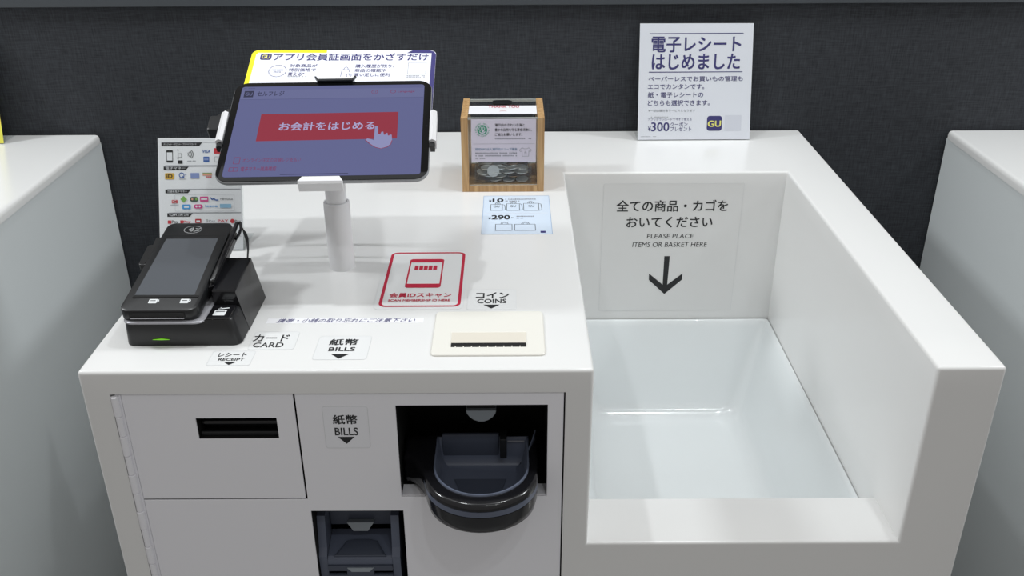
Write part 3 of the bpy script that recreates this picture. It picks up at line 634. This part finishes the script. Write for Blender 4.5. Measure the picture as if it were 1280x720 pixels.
tube(bm, [sf.p(-0.012, 0.075, -0.0050), (0.2300, 0.335, 0.150), (0.2300, 0.335, 0.002)], 0.0040, 10); prism(bm, Frame((0.2300, 0.345, 0)), rr(-0.012, -0.012, 0.012, 0.012, 0.004), 0.0003, 0.0030)
obj('bracket', bm, WPL, fs)

# ================================================================== payment methods sign
pf = Frame((0.101, 0.3154, 0.0), (1, 0, 0), (0, 0.035, 0.079))
ps = thing('sign_stand', 'tilted white payment methods sign in clear holder behind the card terminal', 'sign', (0.045, 0.33, 0))
PW, PHT = -0.1165, 0.1560
bm = bmesh.new(); prism(bm, pf, [(PW, 0.001), (0.0, 0.001), (0.0, PHT + 0.001), (PW, PHT + 0.001)], -0.0032, -0.0012); prism(bm, pf, [(PW, 0.001), (0.0, 0.001), (0.0, PHT), (PW, PHT)], 0.0010, 0.0022)
box(bm, 0.101 + PW + 0.02, 0.101, 0.3160, 0.372, 0.0003, 0.0023)
obj('holder', bm, ACR, ps)
p = Print(pf, 0.0); p.body([(PW + 0.001, 0.002), (-0.001, 0.002), (-0.001, PHT - 0.001), (PW + 0.001, PHT - 0.001)], 0.001, PAPER); p.up()
LI = mat('ink_pale_grey', (196, 197, 202), 0.5)
bars = [(-0.1104, -0.0545, 0.1441, 0.1487, 'クレジット・デビット・プリペイドカード'), (-0.1081, -0.0735, 0.1113, 0.1162, '電子マネー'), (-0.1064, -0.0715, 0.0797, 0.0842, '交通系電子マネー'), (-0.1045, -0.0695, 0.0474, 0.0521, 'QR決済')]
for x0, x1, y0, y1, s in bars:
    p.face([(x0, y0), (x1 - 0.004, y0), (x1, y1), (x0, y1)], K); p.rect(x0, y0 - 0.0006 + 0.0052, -0.003, y0 + 0.0051, GREYI)
p.line([(-0.106, 0.1176), (-0.003, 0.1176)], 0.0004, GREYI); p.line([(-0.104, 0.0852), (-0.003, 0.0852)], 0.0004, GREYI); p.line([(-0.102, 0.0530), (-0.003, 0.0530)], 0.0004, GREYI)
cb = lambda n, c: mat('logo_' + n, c, 0.45)
R_, B_, O_R, G_, PK, SK, TE = cb('red', (206, 48, 60)), cb('blue', (52, 98, 172)), cb('gold', (226, 178, 60)), cb('lime', (132, 186, 92)), cb('pink', (218, 64, 142)), cb('sky', (70, 158, 220)), cb('dark_green', (74, 96, 84))
PB, LO = cb('periwinkle', (140, 156, 206)), cb('salmon', (232, 168, 140))
p.rrect(-0.1040, 0.1217, -0.0950, 0.1385, 0.0012, K); p.up(); p.rect(-0.1032, 0.1245, -0.0958, 0.1355, WINK)
p.ring(-0.0880, 0.1282, -0.0828, 0.1340, 0.0008, 0.0005, K); p.rect(-0.0882, 0.1200, -0.0818, 0.1246, K)
p.arc(-0.0895, 0.1370, 0.002, 0.002, 0, 90, 0.0006, K); p.arc(-0.0895, 0.1260, 0.002, 0.002, 0, 90, 0.0006, K)
for i in range(4): p.arc(-0.0760, 0.1328, 0.0022 + 0.0022 * i, 0.0030 + 0.0016 * i, -45, 45, 0.0008, K)
p.dashes(-0.0752, 0.1230, -0.0636, 0.1243, GREYI, 8, 11)
p.text('VISA', -0.0550, 0.1345, -0.0437, 0.1388, B_, 0.02, 0.2); p.rect(-0.0386, 0.1335, -0.0250, 0.1410, R_); p.rrect(-0.0532, 0.1222, -0.0452, 0.1294, 0.0006, B_)
p.ring(-0.0380, 0.1222, -0.0280, 0.1294, 0.0006, 0.0004, GREYI)
p.up(); p.rect(-0.0522, 0.1245, -0.0462, 0.1270, PB)
p.rrect(-0.1064, 0.0988, -0.0938, 0.1072, 0.0012, O_R); p.oring(-0.0835, 0.1042, 0.0038, 0.0038, 0.0011, B_); p.text('+', -0.0790, 0.1040, -0.0768, 0.1065, B_, 0.02); p.line([(-0.0825, 0.1030), (-0.0800, 0.1005)], 0.001, B_)
p.rect(-0.0713, 0.0998, -0.0593, 0.1072, PB); p.rect(-0.0547, 0.1058, -0.0420, 0.1075, cb('olive', (150, 160, 110))); p.rect(-0.0547, 0.1036, -0.0420, 0.1056, LO); p.dashes(-0.0500, 0.1006, -0.0420, 0.1028, R_, 4, 12); p.dashes(-0.0870, 0.0985, -0.0770, 0.0995, GREYI, 7, 13)
p.up(); p.text('iD', -0.1040, 0.1006, -0.0962, 0.1056, K, 0.03)
p.ring(-0.0935, 0.0548, -0.0118, 0.0778, 0.0008, 0.0004, LI)
p.rect(-0.0978, 0.0660, -0.0900, 0.0704, R_); p.dashes(-0.1008, 0.0630, -0.0882, 0.0642, GREYI, 9, 14); p.up(); p.text('IC', -0.0965, 0.0668, -0.0915, 0.0698, WINK, 0.02)
p.face([(-0.0814, 0.0668), (-0.0766, 0.0714), (-0.0814, 0.0760), (-0.0860, 0.0713)], G_); p.rrect(-0.0728, 0.0680, -0.0615, 0.0746, 0.003, TE); p.rrect(-0.0590, 0.0681, -0.0476, 0.0748, 0.0006, PK)
p.line([(-0.0445, 0.0735), (-0.0420, 0.0705), (-0.0400, 0.0722), (-0.0375, 0.0700), (-0.0336, 0.0700)], 0.0016, B_); p.text('nimoca', -0.0308, 0.0702, -0.0140, 0.0736, K, 0.0)
p.rrect(-0.0835, 0.0577, -0.0720, 0.0642, 0.0012, SK); p.rrect(-0.0677, 0.0586, -0.0555, 0.0642, 0.0028, PK); p.text('icsca', -0.0518, 0.0604, -0.0350, 0.0634, SK, 0.02); p.rrect(-0.0318, 0.0594, -0.0162, 0.0646, 0.0006, cb('pale_sky', (150, 196, 226)))
p.up(); p.rect(-0.0810, 0.0596, -0.0745, 0.0616, WINK); p.oval(-0.0640, 0.0713, 0.0016, 0.0016, G_); p.oval(-0.0695, 0.0713, 0.0014, 0.0014, LO); p.rect(-0.0575, 0.0703, -0.0490, 0.0724, WINK); p.oval(-0.0640, 0.0614, 0.0014, 0.0014, WINK); p.oval(-0.0595, 0.0614, 0.0014, 0.0014, WINK)
p.rect(-0.1038, 0.0380, -0.0990, 0.0424, R_); p.text('Pay', -0.0982, 0.0380, -0.0895, 0.0424, K, 0.02); p.rect(-0.0866, 0.0384, -0.0826, 0.0424, R_); p.text('Pay', -0.0822, 0.0385, -0.0722, 0.0420, R_, 0.02)
p.rrect(-0.0661, 0.0387, -0.0578, 0.0443, 0.0006, cb('crimson', (190, 44, 56))); p.oring(-0.0497, 0.0416, 0.0014, 0.0018, 0.0005, K); p.text('Pay', -0.0470, 0.0395, -0.0385, 0.0428, GREYI, 0.0); p.text('PAY', -0.0350, 0.0398, -0.0206, 0.0432, R_, 0.02)
p.oval(-0.0150, 0.0411, 0.0028, 0.0030, R_); p.text('Pay', -0.0115, 0.0390, -0.0032, 0.0426, K, 0.01)
p.line([(-0.0800, 0.0200), (-0.003, 0.0200)], 0.0004, LI)
p.up(); p.rect(-0.0645, 0.0400, -0.0594, 0.0422, WINK)
for x0, x1, y0, y1, s in bars: p.text(s, x0 + 0.003, y0 + 0.0008, x0 + (x1 - x0) * 0.86, y1 - 0.0006, WINK, 0.0)
p.make('printed_sheet', ps)

# ================================================================== card terminal
ct = thing('card_terminal', 'black card payment terminal with grey reflecting screen at the counter front left corner', 'card terminal', (0.098, 0.11, 0))
bm = bmesh.new(); prof = [(0.0, 0.0), (0.0, 0.004), (0.0045, 0.0325), (0.006, 0.0335)]
fo = rr(0.0325, 0.0555, 0.1632, 0.1740, 0.009, 6)
loft(bm, [[(x - (d * 0.98 if x > 0.10 else -d * 0.05), y + (d * 0.3 if y < 0.1 else -d * 0.2), z) for x, y in fo] for d, z in ((0.001, 0.0), (0.0, 0.0015), (0.0070, 0.0295), (0.0090, 0.0318))]); obj('base', bm, BLACK, ct, smooth=40)
bm = bmesh.new()
lo = [(0.1265, 0.0925), (0.1636, 0.0925), (0.1636, 0.1745), (0.1265, 0.1745)]; hi = [(0.1265, 0.0925), (0.1530, 0.0925), (0.1530, 0.1712), (0.1265, 0.1712)]
loft(bm, [[(x, y, 0.0004) for x, y in lo], [(x, y, 0.0495 + 0.07 * (y - 0.0925)) for x, y in hi], [(x - (0.0012 if x > 0.14 else 0), y + (0.0012 if y < 0.1 else -0.001), 0.0510 + 0.07 * (y - 0.0925)) for x, y in hi]]); obj('printer_cover', bm, GLOSSB, ct)
obj('deck', bx(0.1262, 0.1525, 0.0590, 0.0925, 0.0310, 0.0332, bev=0.0008), GLOSSB, ct)
df = Frame((0, 0, 0.0332)); p = Print(df); WI = mat('icon_white', (225, 228, 230), 0.45)
p.rrect(0.1318, 0.0660, 0.1455, 0.0790, 0.001, WI); p.line([(0.1345, 0.0815), (0.1465, 0.0840)], 0.002, WI); p.face([(0.1345, 0.0815), (0.1380, 0.0815), (0.1375, 0.0860)], WI); p.up(); p.rect(0.1335, 0.0745, 0.1438, 0.0762, K); o = p.make('card_icon', ct); o['label'] = 'white card swipe symbol'
bm = bmesh.new(); cr = rr(0.0335, 0.0515, 0.1262, 0.2000, 0.012, 6); loft(bm, [[(x, y, z) for x, y in inset(cr, d)] for d, z in ((0.0, 0.0300), (0.0, 0.0318), (0.0010, 0.0326))]); obj('cradle', bm, SILVER, ct, smooth=40)
bm = bmesh.new(); box(bm, 0.042, 0.116, 0.075, 0.170, 0.034, 0.052); box(bm, 0.045, 0.112, 0.150, 0.175, 0.0, 0.060); obj('support', bm, DEEP, ct)
# pin pad: a thick slab, tilted up to the back
kf = Frame((0.0335, 0.055, 0.0470), (1, 0, 0), (0, 1, 0.2))
def ko(l0, r0, l1, r1, v0, v1, r, n=6):
    q = rr(0, 0, 1, 1, 0.001, n); out = []
    pts = rr(0, v0, 0.0877, v1, r, n)
    for u, v in pts:
        t = (v - v0) / (v1 - v0); lo = l0 + (l1 - l0) * t; hi = r0 + (r1 - r0) * t; out.append((lo + (hi - lo) * u / 0.0877, v))
    return out
ol = ko(-0.0018, 0.0862, 0.0062, 0.0885, -0.0020, 0.1730, 0.011)
bm = rot_loft(kf, [(0.004, -0.0165), (0.0006, -0.0150), (0.0, -0.0130), (0.0, -0.0030), (0.0010, -0.0008), (0.0028, 0.0)], ol); pad = obj('pin_pad', bm, BLACK, ct, smooth=40)
p = Print(kf); GS = mat('off_screen_reflection', (84, 88, 94), 0.22)  # grey of the switched-off display carries its reflection in the colour
p.face([(0.0092, 0.0262), (0.0770, 0.0258), (0.0770, 0.1372), (0.0138, 0.1368)], GS); p.make('screen', pad)
p = Print(kf); p.rect(0.0062, 0.1425, 0.0850, 0.1432, DEEP); p.oring(0.0410, 0.1565, 0.0110, 0.0078, 0.0004, WI)
for i in range(4): p.arc(0.0350, 0.1565, 0.0018 + 0.0016 * i, 0.0020 + 0.0014 * i, -45, 45, 0.0006, WI, 6)
p.line([(0.0430, 0.1520), (0.0465, 0.1545), (0.0490, 0.1535)], 0.0007, WI); p.line([(0.0440, 0.1590), (0.0475, 0.1575), (0.0500, 0.1595)], 0.0007, WI); p.make('contactless_mark', pad)
for x in (0.0285, 0.0640):
    p = Print(kf); p.rrect(x, 0.0110, x + 0.0095, 0.0185, 0.001, WI); p.face([(x + 0.0095, 0.0120), (x + 0.0118, 0.0150), (x + 0.0105, 0.0185)], WI)
    p.up(); p.rect(x + 0.0018, 0.0150, x + 0.0075, 0.0162, K); p.make('card_icon', pad)
bm = bmesh.new(); prism(bm, Frame(kf.p(0.0100, -0.0024, -0.0100), kf.x, kf.n), [(0, 0), (0.062, 0), (0.062, 0.0066), (0, 0.0066)], 0.0, 0.0006); obj('card_slot', bm, DEEP, pad)
bm = bmesh.new(); prism(bm, Frame(kf.p(0.0110, -0.0022, -0.0105), kf.x, kf.n), [(0, 0), (0.060, 0), (0.060, 0.0012), (0, 0.0012)], 0.0, 0.0018); obj('slot_lip', bm, SILVER, pad)
bm = bmesh.new(); prism(bm, Frame((0.0640, 0.0556, 0.0085), (1, 0, 0), (0, 0.03, 1)), [(0, 0), (0.010, -0.0004), (0.019, 0), (0.010, 0.0010)], 0, 0.0012); obj('status_light', bm, mat('green_led', (110, 185, 30), 0.4, emit=1.0), ct)
bm = bmesh.new(); prism(bm, kf, [(-0.0030, 0.098), (0.0040, 0.098), (0.0075, 0.150), (-0.0040, 0.150)], -0.0160, -0.0070); prism(bm, kf, rr(-0.0130, 0.100, -0.002, 0.142, 0.004), -0.0200, -0.0120, 0.001); obj('side_connector', bm, BLACK, ct)
bm = bmesh.new(); prism(bm, kf, [(0.0868, 0.0440), (0.0925, 0.0490), (0.0950, 0.1560), (0.0888, 0.1560)], -0.0120, -0.0040, 0.0008); obj('pen_rail', bm, GLOSSB, ct)
st = thing('stylus', 'thin black stylus pen clipped along the right side of the card terminal', 'pen', (0.125, 0.15, 0.055))
bm = bmesh.new(); tube(bm, [kf.p(0.0905, 0.0500, -0.0008), kf.p(0.0906, 0.0530, -0.0005), kf.p(0.0926, 0.1500, -0.0003), kf.p(0.0928, 0.1700, 0.0)], [0.0012, 0.0030, 0.0030, 0.0028], 10); obj('barrel', bm, GLOSSB, st, smooth=40)
bm = bmesh.new(); tube(bm, [kf.p(0.0928, 0.1690, 0.0), kf.p(0.0975, 0.1690, 0.001), kf.p(0.1000, 0.1590, -0.001), kf.p(0.0990, 0.1480, -0.003), kf.p(0.0972, 0.1400, -0.003)], 0.0019, 8); obj('clip', bm, GLOSSB, st, smooth=40)
bm = bmesh.new(); tube(bm, [kf.p(0.0985, 0.1650, 0.001), kf.p(0.1020, 0.1600, -0.003), kf.p(0.1045, 0.1570, -0.006), kf.p(0.1075, 0.1510, -0.011), (0.1450, 0.1900, 0.0580), (0.1490, 0.1705, 0.0560)], [0.0006, 0.0009, 0.0022, 0.0022, 0.0012, 0.0010], 8); obj('tether', bm, BLACK, st, smooth=40)

# ================================================================== donation box
dx0, dx1, dy0, dy1, dz = 0.3925, 0.5215, 0.5375, 0.6500, 0.1205
db = thing('donation_box', 'clear acrylic donation box with wooden side boards holding loose coins', 'donation box', (0.457, 0.595, 0))
for s, (a, c) in enumerate(((dx0, dx0 + 0.0108), (dx1 - 0.0108, dx1))):
    obj('side_board', bx(a, c, dy0, dy1, 0, dz, bev=0.0008), WOOD, db)
obj('bottom_board', bx(dx0 + 0.0109, dx1 - 0.0109, dy0, dy1, 0, 0.0100, bev=0.0006), WOOD, db)
ax0, ax1 = dx0 + 0.0110, dx1 - 0.0110
for nm, a in (('front_pane', (ax0, ax1, dy0 + 0.003, dy0 + 0.0055, 0.0102, dz - 0.0008)), ('back_pane', (ax0, ax1, dy1 - 0.0055, dy1 - 0.003, 0.0102, dz - 0.0008)), ('top_pane', (ax0, ax1, dy0 + 0.0057, dy1 - 0.0057, dz - 0.0045, dz - 0.0010))):
    bmp = bx(*a); thin = 1 if nm != 'top_pane' else 2
    for f in bmp.faces:
        f.normal_update()
        if abs(f.normal[thin]) < 0.5: f.material_index = 1
    obj(nm, bmp, [ACR, AEDGE], db)
b = solid([ax0 + 0.008, ax0 + 0.010, ax1 - 0.010, ax1 - 0.008], [dy0 + 0.008, dy0 + 0.010, dy1 - 0.012, dy1 - 0.010], [0.0102, 0.0122, 0.0480], lambda i, j, k: k == 0 or i != 1 or j != 1)
for f in b.faces:
    f.normal_update()
    if f.normal.z > 0.5 and f.calc_center_median().z > 0.03: f.material_index = 1
obj('inner_tray', b, [ACR, AEDGE], db)
DI = mat('donation_card', (214, 208, 222), 0.4); dfm = Frame((dx0, dy0 + 0.0066, 0), (1, 0, 0), (0, 0, 1)); p = Print(Frame((dx0, dy0 + 0.0029, 0), (1, 0, 0), (0, 0, 1)), 0.0)
p.body([(0.0155, 0.0490), (0.1160, 0.0488), (0.1162, 0.1180), (0.0160, 0.1180)], 0.0001, DI); p.up()
cx, cy = 0.0330, 0.1008
p.oval(cx, cy, 0.0078, 0.0078, GREEN)
ringtxt = 'SETOUCHI OLIVE FOUNDATION '
for i, ch in enumerate(ringtxt):
    if ch == ' ': continue
    a = math.radians(200 - 360.0 * i / len(ringtxt)); vv, ff = glyphs(ch, 0.03); rr0 = 0.0092; sc_ = 0.0028
    V = [p.bm.verts.new(p.P(cx + math.cos(a) * (rr0 + q[1] * sc_) + math.sin(a) * (q[0] - 0.3) * sc_, cy + math.sin(a) * (rr0 + q[1] * sc_) - math.cos(a) * (q[0] - 0.3) * sc_)) for q in vv]
    for f_ in ff: p.bm.faces.new([V[q] for q in f_]).material_index = p.mi(GREEN)
p.up(); p.arc(cx - 0.003, cy + 0.002, 0.002, 0.003, 0, 360, 0.0009, DI, 12); p.arc(cx + 0.002, cy + 0.002, 0.0018, 0.0025, 0, 360, 0.0009, DI, 12); p.arc(cx, cy - 0.001, 0.0045, 0.0042, 200, 340, 0.0014, DI, 10); p.face([(cx - 0.001, cy - 0.001), (cx + 0.0035, cy - 0.001), (cx + 0.001, cy - 0.0045)], DI)
p.text('瀬戸内のきれいな海と', 0.0526, 0.1062, 0.0985, 0.1108, K, 0.01); p.text('豊かな自然を守る募金活動に、', 0.0526, 0.0985, 0.1095, 0.1032, K, 0.01); p.text('ご協力お願いします。', 0.0526, 0.0910, 0.0948, 0.0957, K, 0.01)
p.dashes(0.0526, 0.0856, 0.1092, 0.0875, GREYI, 24, 21); p.line([(0.0185, 0.0783), (0.1140, 0.0783)], 0.0003, GREYI)
p.text('認定NPO法人瀬戸内オリーブ基金', 0.0217, 0.0676, 0.0870, 0.0718, cb('steel_blue', (110, 140, 170)), 0.01); p.dashes(0.0217, 0.0622, 0.0870, 0.0645, GREYI, 26, 22); p.dashes(0.0217, 0.0580, 0.0870, 0.0602, GREYI, 26, 23); p.dashes(0.0217, 0.0535, 0.0372, 0.0550, GREYI, 7, 24)
sh = [(0.0945, 0.0718), (0.0902, 0.0680), (0.0920, 0.0655), (0.0945, 0.0668), (0.0948, 0.0580), (0.1048, 0.0580), (0.1050, 0.0668), (0.1075, 0.0655), (0.1092, 0.0680), (0.1050, 0.0718), (0.1020, 0.0702), (0.0975, 0.0702), (0.0945, 0.0718)]
p.line(sh, 0.0005, GREYI); p.line([(0.0985, 0.0660), (0.1010, 0.0660)], 0.0006, GREYI); p.line([(0.0980, 0.0640), (0.1015, 0.0640)], 0.0006, GREYI); p.line([(0.0975, 0.0618), (0.1022, 0.0618)], 0.0008, GREYI)
o = p.make('printed_card', db); o['label'] = 'printed appeal card with green round emblem behind the front pane'
p = Print(Frame((dx0, dy0, dz - 0.0010), (1, 0, 0), (0, 1, 0)), 0.0006); p.body([(0.0112, 0.0240), (0.1178, 0.0235), (0.1178, 0.0690), (0.0112, 0.0690)], 0.0006, WINK); p.up()
p.text('THANK YOU', 0.0415, 0.0560, 0.0905, 0.0700 - 0.0012, RED, 0.02); p.arc(0.0650, 0.0365, 0.0050, 0.0020, 0, 180, 0.0012, RED); p.make('thank_you_strip', db)
bm = bmesh.new(); sl = rr(0.4400, 0.6130, 0.4720, 0.6360, 0.008); loft(bm, [[(x, y, z) for x, y in inset(sl, d)] for d, z in ((0.0, dz - 0.0010), (0.0, dz + 0.0006), (0.002, dz + 0.0008))]); obj('coin_hole', bm, BLACK, db)
# loose coins in the tray, layer on layer
def coin_mesh(name, r, m, hole=False):
    bm = bmesh.new(); n = 24; h = 0.0016
    rings = [[(q * math.cos(2 * math.pi * k / n), q * math.sin(2 * math.pi * k / n), z) for k in range(n)] for q, z in ((r * 0.96, 0), (r, 0.0003), (r, h - 0.0003), (r * 0.96, h), (r * 0.90, h), (r * 0.88, h - 0.0002))]
    loft(bm, rings); me = bpy.data.meshes.new(name); bm.to_mesh(me); bm.free(); me.materials.append(m); return me
cm = [coin_mesh('coin', 0.0100, COIN), coin_mesh('coin', 0.0104, COINB), coin_mesh('coin', 0.0100, COIN)]
rnd = random.Random(3); first = None; idx = 0
for lay in range(4):
    nx_, ny_ = 4, 4
    for i in range(nx_):
        for j in range(ny_):
            if lay == 3 and rnd.random() < 0.35: continue
            ox = 0.0105 * (lay % 2) * 0.6
            x = ax0 + 0.0215 + i * 0.0208 + ox; y = dy0 + 0.0215 + j * 0.0205 + ox * 0.5
            if x > ax1 - 0.021 or y > dy1 - 0.023: continue
            me = cm[1] if (i * 3 + j * 5 + lay) % 7 == 0 else cm[0]
            o = bpy.data.objects.new('coin', me); C.objects.link(o)
            o.location = (x, y, H + 0.0126 + lay * 0.0062 + rnd.random() * 0.0006)
            o.rotation_euler = (rnd.uniform(-0.16, 0.16), rnd.uniform(-0.16, 0.16), rnd.uniform(0, 6))
            copper = me is cm[1]
            tag(o, 'brown bronze coin lying in the donation box tray' if copper else 'silver coin lying loose in the donation box tray', 'coin', 'bronze coins in the donation box' if copper else 'silver coins in the donation box'); idx += 1
big = bpy.data.objects.new('coin', coin_mesh('coin', 0.0098, mat('coin_pale', (214, 214, 214), 0.5, metal=0.2))); C.objects.link(big)
big.location = (dx0 + 0.0490, dy0 + 0.0142, H + 0.0302); big.rotation_euler = (math.radians(86), 0, 0.05)
tag(big, 'pale round coin standing upright against the front pane of the donation box', 'coin')

# ================================================================== electronic receipt sign
er = thing('sign_stand', 'square white sign with navy Japanese lettering standing at the back of the counter', 'sign', (0.803, 0.81, 0))
ef = Frame((0.7010, 0.795, 0.001), (1, 0, 0), (-0.003, 0.047, 0.1995))
bm = bmesh.new(); q = lambda a: [(0.0 - a, 0.0), (0.2050 + a, 0.0), (0.2020 + a, 0.2062), (-0.0005 - a, 0.2068)]
prism(bm, ef, q(0.0004), -0.0030, -0.0011); prism(bm, ef, q(0.0004), 0.0010, 0.0016); box(bm, 0.7010, 0.9055, 0.7955, 0.8420, 0.0002, 0.0022); obj('holder', bm, ACR, er)
p = Print(ef, 0.0); p.body([(0.0002, 0.0006), (0.2048, 0.0006), (0.2018, 0.2052), (-0.0003, 0.2058)], 0.001, CARD); p.up()
p.rect(0.0170, 0.1874, 0.1845, 0.1888, NAVY); p.rect(0.0175, 0.1204, 0.1858, 0.1218, NAVY)
p.text('電子レシート', 0.0214, 0.1560, 0.1806, 0.1826, NAVY, 0.03); p.text('はじめました', 0.0228, 0.1258, 0.1802, 0.1525, NAVY, 0.03)
p.text('ペーパーレスでお買いもの管理も', 0.0174, 0.1046, 0.1870, 0.1138, NAVY, 0.015); p.text('エコでカンタンです。', 0.0166, 0.0910, 0.1182, 0.1000, NAVY, 0.015)
p.text('紙・電子レシートの', 0.0170, 0.0760, 0.1170, 0.0858, NAVY, 0.015); p.text('どちらも選択できます。', 0.0172, 0.0617, 0.1294, 0.0716, NAVY, 0.015)
p.text('※一部店舗対象サービスとなります', 0.0186, 0.0505, 0.1038, 0.0552, GREYI, 0.0)
p.dashes(0.0182, 0.0410, 0.0554, 0.0422, GREYI, 14, 31); p.text('アプリダウンロードで今すぐ使える', 0.0183, 0.0349, 0.0978, 0.0395, NAVY, 0.0)
p.text('¥', 0.0187, 0.0163, 0.0240, 0.0247, NAVY, 0.02); p.text('300', 0.0246, 0.0160, 0.0572, 0.0318, NAVY, 0.02); p.text('クーポン', 0.0595, 0.0247, 0.0905, 0.0322, NAVY, 0.01); p.text('プレゼント', 0.0596, 0.0160, 0.0976, 0.0243, NAVY, 0.01)
p.rrect(0.1258, 0.0162, 0.1532, 0.0430, 0.0050, NAVY); p.rect(0.1581, 0.0160, 0.1884, 0.0441, mat('blank_square', (226, 226, 236), 0.4)); p.dashes(0.0064, 0.0058, 0.0340, 0.0068, GREYI, 14, 33)
p.up(); p.text('GU', 0.1278, 0.0236, 0.1510, 0.0344, LYEL, 0.04)
p.make('printed_sheet', er)

# ================================================================== yellow sign on the left counter
ys_ = thing('sign_stand', 'yellow-edged sign at the left picture edge standing on the neighbouring counter', 'sign', (-0.56, 0.80, 0))
yf = Frame((-0.4575, 0.7945, 0.001), (1, 0, 0), (0, 0.05, 0.20))
bm = bmesh.new(); prism(bm, yf, [(-0.205, 0.0), (0.0, 0.0), (-0.006, 0.205), (-0.211, 0.205)], -0.0030, -0.0011); box(bm, -0.662, -0.4575, 0.7950, 0.8420, 0.0002, 0.0022); obj('holder', bm, ACR, ys_)
p = Print(yf, 0.0); p.body([(-0.2045, 0.0005), (-0.0005, 0.0005), (-0.0065, 0.2045), (-0.2105, 0.2045)], 0.001, mat('card_yellow', (232, 226, 92), 0.4)); p.up(); p.face([(-0.196, 0.008), (-0.012, 0.008), (-0.018, 0.196), (-0.202, 0.196)], WINK); p.make('printed_sheet', ys_)
